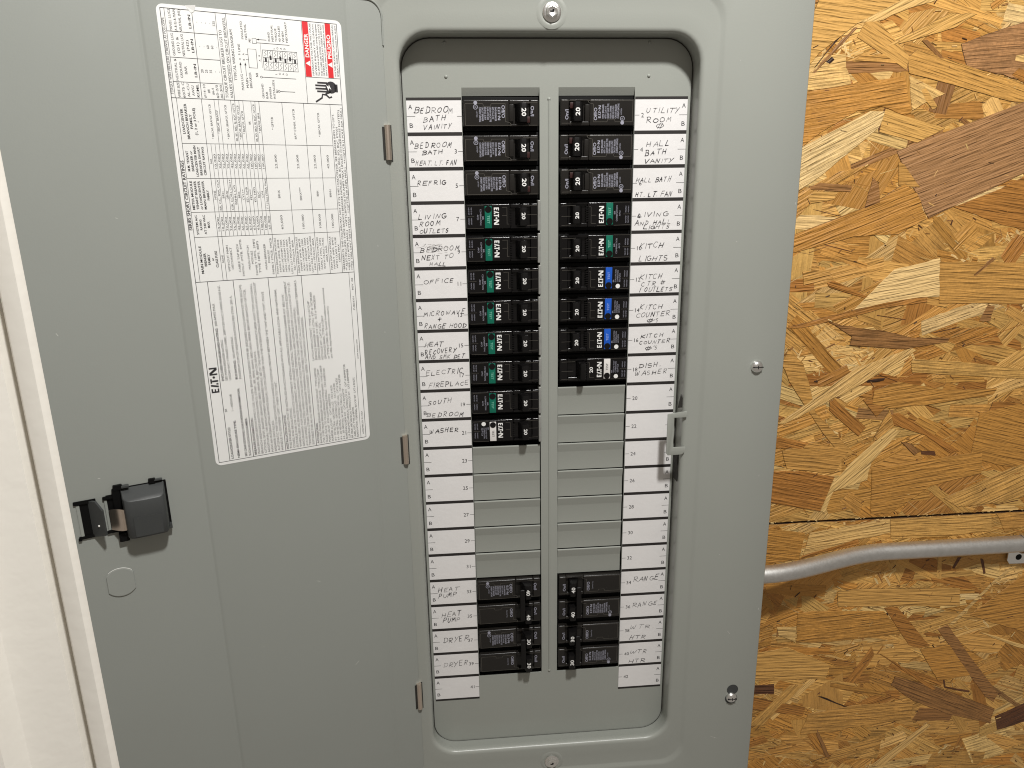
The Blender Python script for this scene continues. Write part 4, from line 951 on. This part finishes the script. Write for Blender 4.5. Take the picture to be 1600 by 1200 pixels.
# ------------------------------------------------------------------ circuit directory labels
LW0, LW1 = 2.633, 4.268
YL = -.010
for s in (-1, 1):
    mb = MB(); a, b_ = sorted((s * LW0, s * LW1)); mb.box(a, b_, -.006, -.0005, -21.03, .03)
    part(mb, 'label_backing', M['bar'], smooth=False, label='black barred backing strip of the %s circuit labels' % ('odd numbered' if s < 0 else 'even numbered'))
c66 = lambda ox, oy: (lambda x, y: (ox + x / 6.6667, oy + y / 6.6667))
c5 = lambda ox, oy: (lambda x, y: (ox + x / 5.0, oy + y / 5.0))
LA, LB_, LC, LD, LG = c66(620, 140), c66(620, 310), c66(620, 480), c66(620, 640), c5(620, 860)
RA, RB, RC, RH = c66(860, 140), c66(860, 310), c66(860, 480), c5(860, 860)
HW = {
 1: (LA, [('BEDROOM', 180, 245, 590, 240, 58), ('BATH', 275, 338, 515, 308, 48), ('VAINITY', 280, 422, 575, 395, 45)]),
 3: (LA, [('BEDROOM', 185, 612, 575, 597, 56), ('BATH', 265, 685, 480, 662, 45), ('HEAT. LT. FAN', 198, 790, 625, 783, 44)]),
 5: (LA, [('REFRIG', 212, 1000, 515, 985, 46)]),
 7: (LB_, [('LIVING', 225, 217, 515, 205, 44), ('ROOM', 235, 290, 455, 276, 44), ('OUTLETS', 240, 370, 545, 357, 44)]),
 9: (LB_, [('BEDROOM', 245, 560, 660, 537, 52), ('NEXT TO', 260, 645, 585, 618, 42), ('HALL', 345, 710, 515, 712, 36)]),
 11: (LB_, [('OFFICE', 280, 892, 600, 872, 40)]),
 13: (LC, [('MICROWAVE', 282, 97, 712, 62, 44), ('+', 425, 150, 465, 145, 36), ('RANGE HOOD', 285, 234, 722, 218, 44)]),
 15: (LC, [('HEAT', 290, 412, 475, 407, 46), ('RECOVERY', 295, 495, 620, 462, 44), ('AND SMK DET', 295, 549, 705, 535, 38)]),
 17: (LC, [('ELECTRIC', 305, 710, 690, 682, 48), ('FIREPLACE', 330, 838, 750, 806, 44)]),
 19: (LC, [('SOUTH', 325, 1018, 570, 992, 44), ('BEDROOM', 312, 1145, 700, 1133, 44)]),
 21: (LD, [('WASHER', 340, 248, 640, 226, 46)]),
 33: (LG, [('HEAT', 325, 327, 480, 312, 34), ('PUMP', 325, 372, 465, 356, 29)]),
 35: (LG, [('HEAT', 350, 522, 505, 503, 33), ('PUMP', 360, 565, 495, 549, 29)]),
 37: (LG, [('DRYER', 365, 724, 560, 702, 38)]),
 39: (LG, [('DRYER', 365, 914, 557, 892, 38)]),
 2: (RA, [('UTILITY', 1000, 245, 1345, 235, 55), ('ROOM', 1000, 345, 1265, 332, 50), ('@', 1100, 408, 1180, 405, 50)]),
 4: (RA, [('HALL', 1000, 597, 1250, 583, 50), ('BATH', 985, 688, 1210, 667, 50), ('VANITY', 980, 783, 1275, 767, 46)]),
 6: (RA, [('HALL BATH', 890, 967, 1255, 952, 50), ('HT. LT. FAN', 885, 1122, 1265, 1112, 46)]),
 8: (RB, [('LIVING', 905, 197, 1225, 177, 44), ('AND HALL', 880, 282, 1260, 257, 44), ('LIGHTS', 965, 342, 1245, 331, 38)]),
 10: (RB, [('KITCH', 925, 522, 1175, 507, 50), ('LIGHTS', 920, 667, 1220, 656, 50)]),
 12: (RB, [('KITCH', 930, 847, 1165, 831, 50), ('CTR #', 945, 916, 1190, 892, 44), ('1 OUTLETS', 925, 990, 1265, 975, 42)]),
 14: (RB, [('KITCH', 930, 1157, 1165, 1147, 46), ('COUNTER', 890, 1245, 1240, 1215, 42), ('@', 1000, 1298, 1060, 1294, 40), ("'S", 1080, 1290, 1122, 1286, 34)]),
 16: (RC, [('KITCH', 940, 322, 1180, 302, 38), ('COUNTER', 925, 385, 1240, 366, 38), ('@', 985, 450, 1045, 447, 40), ("'S", 1065, 438, 1115, 434, 34)]),
 18: (RC, [('DISH.', 920, 634, 1145, 612, 38), ('WASHER', 880, 716, 1215, 682, 40)]),
 34: (RH, [('RANGE', 648, 244, 845, 225, 36)]),
 36: (RH, [('RANGE', 640, 445, 835, 421, 34)]),
 38: (RH, [('WTR', 622, 614, 775, 606, 30), ('HTR', 616, 694, 740, 689, 30)]),
 40: (RH, [('WTR', 620, 804, 757, 799, 28), ('HTR', 612, 881, 738, 873, 30)]),
}
def lframe(o_): return lambda u, v: (u, o_, v)
rh = random.Random(5)
for side in (-1, 1):
    for k in range(21):
        num = 2 * k + (1 if side < 0 else 2)
        zt, zb2 = -k - .054, -k - 1 + .054
        x0, x1 = sorted((side * LW0, side * LW1))
        mb = MB(); mb.box(x0 + .004, x1 - .004, YL, -.0062, zb2, zt)
        what = ' '.join(w_[0] for w_ in HW[num][1]).replace('@', '').strip() if num in HW else ''
        card = part(mb, 'circuit_label', M['paper'], smooth=False, label=('circuit label %d, handwritten %s' % (num, what)) if what else 'blank circuit label number %d' % num)
        F = lframe(YL - .0035); mb = MB()
        zm = (zt + zb2) / 2
        if side < 0:
            text(mb, 'A', (x0 + .06, zt - .24), .135, F, .115); text(mb, 'B', (x0 + .075, zb2 + .13), .135, F, .105)
            line(mb, (x0 + .01, zm), (x0 + .25, zm), .011, F); line(mb, (x1 - .135, zm), (x1 - .004, zm), .011, F)
            if num != 1: text(mb, str(num), (x1 - .18, zm - .06), .135, F, None, 'r')
        else:
            text(mb, 'A', (x1 - .175, zt - .24), .135, F, .115); text(mb, 'B', (x1 - .17, zb2 + .13), .135, F, .105)
            line(mb, (x1 - .25, zm), (x1 - .01, zm), .011, F); line(mb, (x0 + .004, zm), (x0 + .135, zm), .011, F)
            text(mb, str(num), (x0 + .20, zm - .065), .135, F)
        part(mb, 'printed_marks', M['ink'], smooth=False, parent=card)
        if num in HW:
            f, ls_ = HW[num]; mb = MB(); F = lframe(YL - .0065)
            for s, xa, ya, xb, yb, h in ls_:
                a = on_wall(*f(xa, ya), Y=YL); b_ = on_wall(*f(xb, yb), Y=YL); c_ = on_wall(*f(xa, ya - h), Y=YL)
                lim = zb2 + .008; lift = max(0, zb2 + .035 - a[1], zb2 + .03 - b_[1]); a = (a[0], a[1] + lift); b_ = (b_[0], b_[1] + lift); c_ = (c_[0], c_[1] + lift)
                mb0 = len(mb.v); scrawl(mb, s, a, b_, (c_[1] - a[1]) * 1.0, F, rh, .0165 if num not in (38, 40, 39) else .013)
                for i in range(mb0, len(mb.v)):
                    if mb.v[i][2] < lim: mb.v[i] = (mb.v[i][0], mb.v[i][1], lim)
            part(mb, 'handwriting', M['pen'], smooth=False, parent=card)
# pen rubbed out on label 9
mb = MB(); F = lframe(YL - .003)
for _ in range(34):
    x_, z_ = -3.72 + rh.gauss(0, .16), -4.36 + rh.gauss(0, .07)
    ribbon(mb, [(x_, z_), (x_ + rh.uniform(.05, .16), z_ + rh.uniform(-.02, .05))], .012, F)
part(mb, 'rubbed_smudge', M['smudge'], smooth=False)

# ================================================================== breakers
def finish(root, pieces):
    for o in pieces: o.parent = root
BO = []
def breaker(side, row, kind, label, amps='20', poles=1):
    """local x runs from the outer end to the centre bar; right-hand breakers are turned half round"""
    zc = -(row + .43) - (poles - 1) * .5
    root = empty('circuit_breaker', (-1.453 if side < 0 else 1.453, 0, zc))
    q = random.Random(row * 7 + side)
    root.rotation_euler = (math.radians(q.uniform(-.8, .8)), (math.pi if side > 0 else 0) + math.radians(q.uniform(-.35, .35)), math.radians(q.uniform(-.5, .5)))
    root.location.y += q.uniform(-.012, .012) * IN; root.location.x += q.uniform(-.012, .012) * IN
    tag(root, label, 'circuit breaker', 'circuit breakers in the two columns')
    afci = kind in ('green', 'blue', 'white')
    H = .482 + (poles - 1) * .5
    mb = MB(); mb.box(-1.155, 1.15, .11, .8, -H, H, .02)
    mb.build('body', M['dark'], root, angle=40)
    P = MB(); PD = MB(); PW_ = MB()
    for pi in range(poles):
        c = (poles - 1) * .5 - pi
        if side > 0: c = -c                        # keep the upper pole's print on the lower-numbered row
        up_text = (pi == 0) if side < 0 else (pi == poles - 1)
        fy = -.12 if not afci else -.10
        fm = 'matt' if not afci else 'black'
        hh = .375
        # stepped face: main block, top rail, raised field
        mb = MB()
        mb.box(-1.14, .235, fy, .12, c - hh, c + hh, .038, 4); mb.box(.86, 1.12, fy, .12, c - hh, c + hh, .038, 4)
        mb.box(.235, .86, fy, .12, c + hh - .13, c + hh, .038, 4); mb.box(.235, .86, fy, .12, c - hh, c - hh + .06, .018)
        mb.box(.22, .90, fy + .10, .12, c - hh + .04, c + hh - .1)
        mb.build('face', M[fm], root, angle=40)
        F = lambda u, v, yy=fy - .006: (v, yy, -u + 0)     # u = downwards, v = towards the centre bar
        def G(yy): return lambda u, v: (v, yy, c - u)
        g = G(fy - .006); gl = lambda x, z: (x, fy - .004, c + z)
        if not afci:
            LN = MB()
            for a, b_ in (((-1.08, .265), (-.55, .265)), ((-.55, .265), (-.53, .19)), ((-.53, .19), (-.32, .19)), ((-.32, .19), (-.30, .265)), ((-.30, .265), (.12, .265)), ((.12, .265), (.12, -.24)), ((.12, -.24), (.25, -.27)), ((.25, -.27), (.30, -.33)), ((-1.08, -.345), (.3, -.345)), ((.66, .30), (1.08, .30)), ((.66, -.345), (1.08, -.345)), ((-1.08, .265), (-1.08, -.33))):
                line(LN, a, b_, .011, gl)
            LN.build('moulded_outline', M['pline'], root, smooth=False)
            if up_text or poles == 1:
                ring(P, (-.17, -.77), .062, .016, g); text(P, 'UL', (-.20, -.79), .05, g, .06, 'l', True); disc(P, (-.29, -.77), .055, g)
                text(P, 'LISTED', (-.06, -.75), .04, g, .18)
                for i, (s, wd) in enumerate((('CURRENT LIMITING', .42), ('CIRCUIT BREAKER', .40), ('ISSUE NO. E-7819', .36), ('10,000 A SYM RMS', .36), ('120/240V HACR TYPE', .42), ('60/75 C Cu-Al 14-8', .34), ('SWD BREAKER', .40))):
                    text(P, s, (-.17, -.665 + i * .078), .055, g, wd, 'l', True)
                logo(P, -.16, -.105, .20, .075, g)
            else:
                text(P, 'Common Trip', (-.16, -.12), .045, g, .30)
            text(P, 'Off/O', (-.22, .01), .10, g, .36, 'l', True)
            text(P, 'On/I', (-.20, .885), .10, g, .29, 'l', True)
            if poles == 1:
                mb = MB(); mb.box(.135, .215, fy + .02, .05, c - .26, c + .25, .01); mb.build('lever_slot', M['black'], root, angle=40)
                mb = MB(); mb.box(.235, .375, fy - .005, .05, c - .24, c + .25, .02); mb.build('rocker_ridge', M['matt'], root, angle=40)
            hx0 = .60
        else:
            colr = M[kind]
            mb = MB(); mb.box(-.56, -.345, fy - .035, fy + .01, c - .355, c + .315 if kind != 'x' else c, .01); mb.build('test_button', colr, root, angle=40)
            mb = MB(); mb.disc_stack((-.452, fy - .035, c + .215), [(.102, .0), (.098, -.012), (.06, -.016), (.01, -.010)], 20); mb.build('button_dimple', M['black'], root, angle=60)
            T = MB(); gb = G(fy - .040)
            text(T, 'TEST', (-.03, -.485), .075, gb, .24)
            T.build('button_lettering', {'green': M['pgreen'], 'blue': M['pblue'], 'white': M['ink']}[kind], root, smooth=False)
            logo(PW_, -.265, -.275, .255, .155, g)
            if kind == 'green':
                text(PD, 'BR', (.04 - .04, -.64), .05, g, .10); text(PD, 'COMBINATION', (-.22, -.71), .05, g, .48); text(PD, 'AFCI', (-.06, -.80), .05, g, .16)
            else:
                disc(PW_, (-.27 + .02, -.76), .072, g)
                for i, (s, wd) in enumerate((('BR', .08), ('DUAL FUNCTION' if kind == 'blue' else 'GROUND FAULT', .40), ('COMBINATION', .38), ('AFCI/GFCI' if kind == 'blue' else 'GFCI', .28))):
                    text(PD, s, (-.12, -.635 - i * .068), .046, g, wd)
            for v0 in (-.99, -1.07):
                text(PD, 'PUSH TO TEST', (-.27, v0), .038, g, .22); text(PD, 'MONTHLY', (.05, v0), .038, g, .20)
            LN = MB()
            for a, b_ in (((-1.10, .0), (-.89, .0)), ((-1.10, .33), (-.60, .34)), ((-1.10, -.36), (-.60, -.365)), ((-.02, .02), (.13, .02)), ((.13, .27), (.13, -.24)), ((.13, -.24), (.20, -.24)), ((-.32, .34), (-.06, .34)), ((.62, .30), (1.06, .31)), ((.68, .035), (1.06, .035)), ((.62, -.29), (1.06, -.28)), ((-.02, .27), (.13, .27))):
                line(LN, a, b_, .009, gl)
            LN.build('moulded_outline', M['pline'], root, smooth=False)
            mb = MB()
            for q in range(7): mb.box(.19, .30, fy - .012, fy + .02, c + .21 - q * .072 - .04, c + .21 - q * .072, .008)
            mb.build('grip_ribs', M['black'], root, angle=40)
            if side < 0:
                mb = MB(); mb.box(1.085, 1.175, fy - .05, .2, c - .455, c + .47, .03, 3); mb.build('end_glint_strip', M['clip'], root, angle=50)  # pale strip painted in place of a highlight on the breaker's end
            hx0 = .58 if not (kind == 'white' and side > 0) else .17
        # handle: a wedge leaning to the centre bar
        mb = MB(); hz0, hz1 = c - .28, c + .26
        pr = [(hx0 - .18, fy + .06), (hx0 - .06, fy - .27), (hx0 - .02, fy - .30), (hx0 + .12, fy - .30), (hx0 + .155, fy - .27), (hx0 + .17, fy + .06)]
        if kind == 'white' and side > 0: pr = [(hx0 + .10, fy + .06), (hx0 + .12, fy - .27), (hx0 + .15, fy - .30), (hx0 + .27, fy - .30), (hx0 + .30, fy - .27), (hx0 + .40, fy + .06)]
        mb.prism(pr, 'z', hz0, hz1, .014)
        mb.build('handle', M['handle'], root, angle=40)
        if kind == 'plain' and poles == 1:
            mb = MB(); mb.box(hx0 + .02, hx0 + .25, fy - .10, fy + .0, hz0 - .0, hz0 + .17, .01); mb.build('trip_flag', M['maroon'], root, angle=40)
        gh = G(fy - .3045) if not (kind == 'white' and side > 0) else G(fy - .108 + .0)
        A = MB()
        hv = (hx0 - .005) if not (kind == 'white' and side > 0) else .03
        if kind == 'white' and side > 0: gh = G(fy - .006)
        text(A, amps, (-.11, hv - .01), .135 if not afci else .115, gh, .23 if not afci else .20, 'l', True)
        A.build('amp_rating', M['pwhite'], root, smooth=False)
    if poles == 2:
        mb = MB(); mb.box(.36, .53, -.455, -.37, -.62, .62, .03, 3); mb.build('handle_tie', M['handle'], root, angle=40)
    if P.v: P.build('printed_marking', M['pgrey'], root, smooth=False)
    if PD.v: PD.build('small_print', M['pgrey'], root, smooth=False)
    if PW_.v: PW_.build('maker_mark', M['pwhite'], root, smooth=False)
    return root

names_l = ['BEDROOM BATH VAINITY', 'BEDROOM BATH HEAT LT FAN', 'REFRIG', 'LIVING ROOM OUTLETS', 'BEDROOM NEXT TO HALL', 'OFFICE', 'MICROWAVE + RANGE HOOD', 'HEAT RECOVERY', 'ELECTRIC FIREPLACE', 'SOUTH BEDROOM', 'WASHER']
names_r = ['UTILITY ROOM', 'HALL BATH VANITY', 'HALL BATH HT LT FAN', 'LIVING AND HALL LIGHTS', 'KITCH LIGHTS', 'KITCH CTR # 1 OUTLETS', 'KITCH COUNTER label 14', 'KITCH COUNTER label 16', 'DISH WASHER']
desc = {'plain': 'plain black 20 amp breaker with no test button', 'green': 'black 20 amp breaker with green test button', 'blue': 'black 20 amp breaker with blue test button', 'white': 'black 20 amp breaker with white test button'}
for i, k in enumerate(['plain'] * 3 + ['green'] * 7 + ['white']):
    breaker(-1, i, k, desc[k] + ' beside label ' + names_l[i])
for i, k in enumerate(['plain'] * 3 + ['green'] * 2 + ['blue'] * 3 + ['white']):
    breaker(1, i, k, ('black 20 amp breaker, %s of the three with a blue test button' % ('topmost', 'middle', 'lowest')[i - 5]) if k == 'blue' else desc[k] + ' beside label ' + names_r[i])
breaker(-1, 16, 'plain', 'double black 40 amp breaker beside the two HEAT PUMP labels', '40', 2)
breaker(-1, 18, 'plain', 'double black 30 amp breaker beside the two DRYER labels', '30', 2)
breaker(1, 16, 'plain', 'double black 40 amp breaker beside the two RANGE labels', '40', 2)
breaker(1, 18, 'plain', 'double black 30 amp breaker beside the two WTR HTR labels', '30', 2)

# ================================================================== conduit, strap
cond = empty('conduit', (14.0, 2.4, -17.55))
tag(cond, 'bent galvanised steel conduit running right from the panel across the board wall', 'conduit')
def cpath():
    pts = [(7.32, 1.85, -17.68), (8.2, 1.85, -17.66), (8.9, 1.86, -17.64)]
    for k in range(1, 24):
        t = k / 24.0; s = t * t * (3 - 2 * t); pts.append((8.9 + 5.7 * t, 1.86 + .97 * s, -17.64 + .17 * s))
    pts += [(14.6, 2.83, -17.47), (16, 2.83, -17.47), (20, 2.83, -17.45), (33, 2.83, -17.38)]
    return pts
mb = MB(); mb.tube(cpath(), .353, 32)
o = mb.build('pipe', M['conduit'], None, angle=60); o.parent = cond; o.matrix_parent_inverse = Matrix.Translation(-cond.location)
mb = MB(); mb.tube([(7.32, 1.85, -17.68), (7.55, 1.85, -17.68)], .52, 6); mb.tube([(7.55, 1.85, -17.68), (7.62, 1.85, -17.68)], .45, 24)
o = mb.build('connector', M['zinc'], None, angle=30); o.parent = cond; o.matrix_parent_inverse = Matrix.Translation(-cond.location)
strap = empty('conduit_strap', (21.0, 3.0, -17.9))
tag(strap, 'one-hole metal strap holding the conduit at the right edge of the photo', 'strap')
mb = MB(); ls = []
for k in range(17):
    a = math.radians(-95 + 215 * k / 16); 
    for _ in (0,): pass
    cy, cz = 2.83, -17.44
    ls.append([(20.55, cy - .37 * math.cos(a), cz + .37 * math.sin(a)), (20.55, cy - .42 * math.cos(a), cz + .42 * math.sin(a)), (21.5, cy - .42 * math.cos(a), cz + .42 * math.sin(a)), (21.5, cy - .37 * math.cos(a), cz + .37 * math.sin(a))])
mb.loops(ls, True, True)
mb.prism([(20.36, -17.83), (21.5, -17.80), (21.5, -18.55), (20.42, -18.52), (20.30, -18.35), (20.30, -17.95)], 'y', 3.06, 3.12, .01)
o = mb.build('strap_band', M['zinc'], None, angle=40); o.parent = strap; o.matrix_parent_inverse = Matrix.Translation(-strap.location)
mb = MB(); mb.disc_stack((20.80, 3.06, -18.22), [(.14, .0), (.13, -.012), (.02, -.012)], 24)
o = mb.build('dark_screw_hole', M['dark'], None, angle=40); o.parent = strap; o.matrix_parent_inverse = Matrix.Translation(-strap.location)

# ================================================================== cream door frame in the left foreground
frm = MB()
plan = [(-8.95, -12.6), (-8.245, -13.50), (-8.262, -13.555), (-8.30, -13.59), (-8.42, -13.60), (-8.51, -13.585), (-8.545, -13.55), (-8.555, -13.38), (-8.63, -13.38), (-8.645, -13.54), (-8.66, -13.60), (-8.90, -13.69), (-9.12, -13.77), (-9.24, -13.83), (-9.29, -13.93), (-9.31, -14.06), (-9.36, -14.15), (-9.75, -14.30), (-10.9, -14.6), (-10.9, -12.6)]
frm.prism(plan, 'z', -48, 14)
o = frm.build('door_frame', M['trim'], None, angle=35); tag(o, 'cream painted door frame moulding crossing the lower left corner', 'door frame')
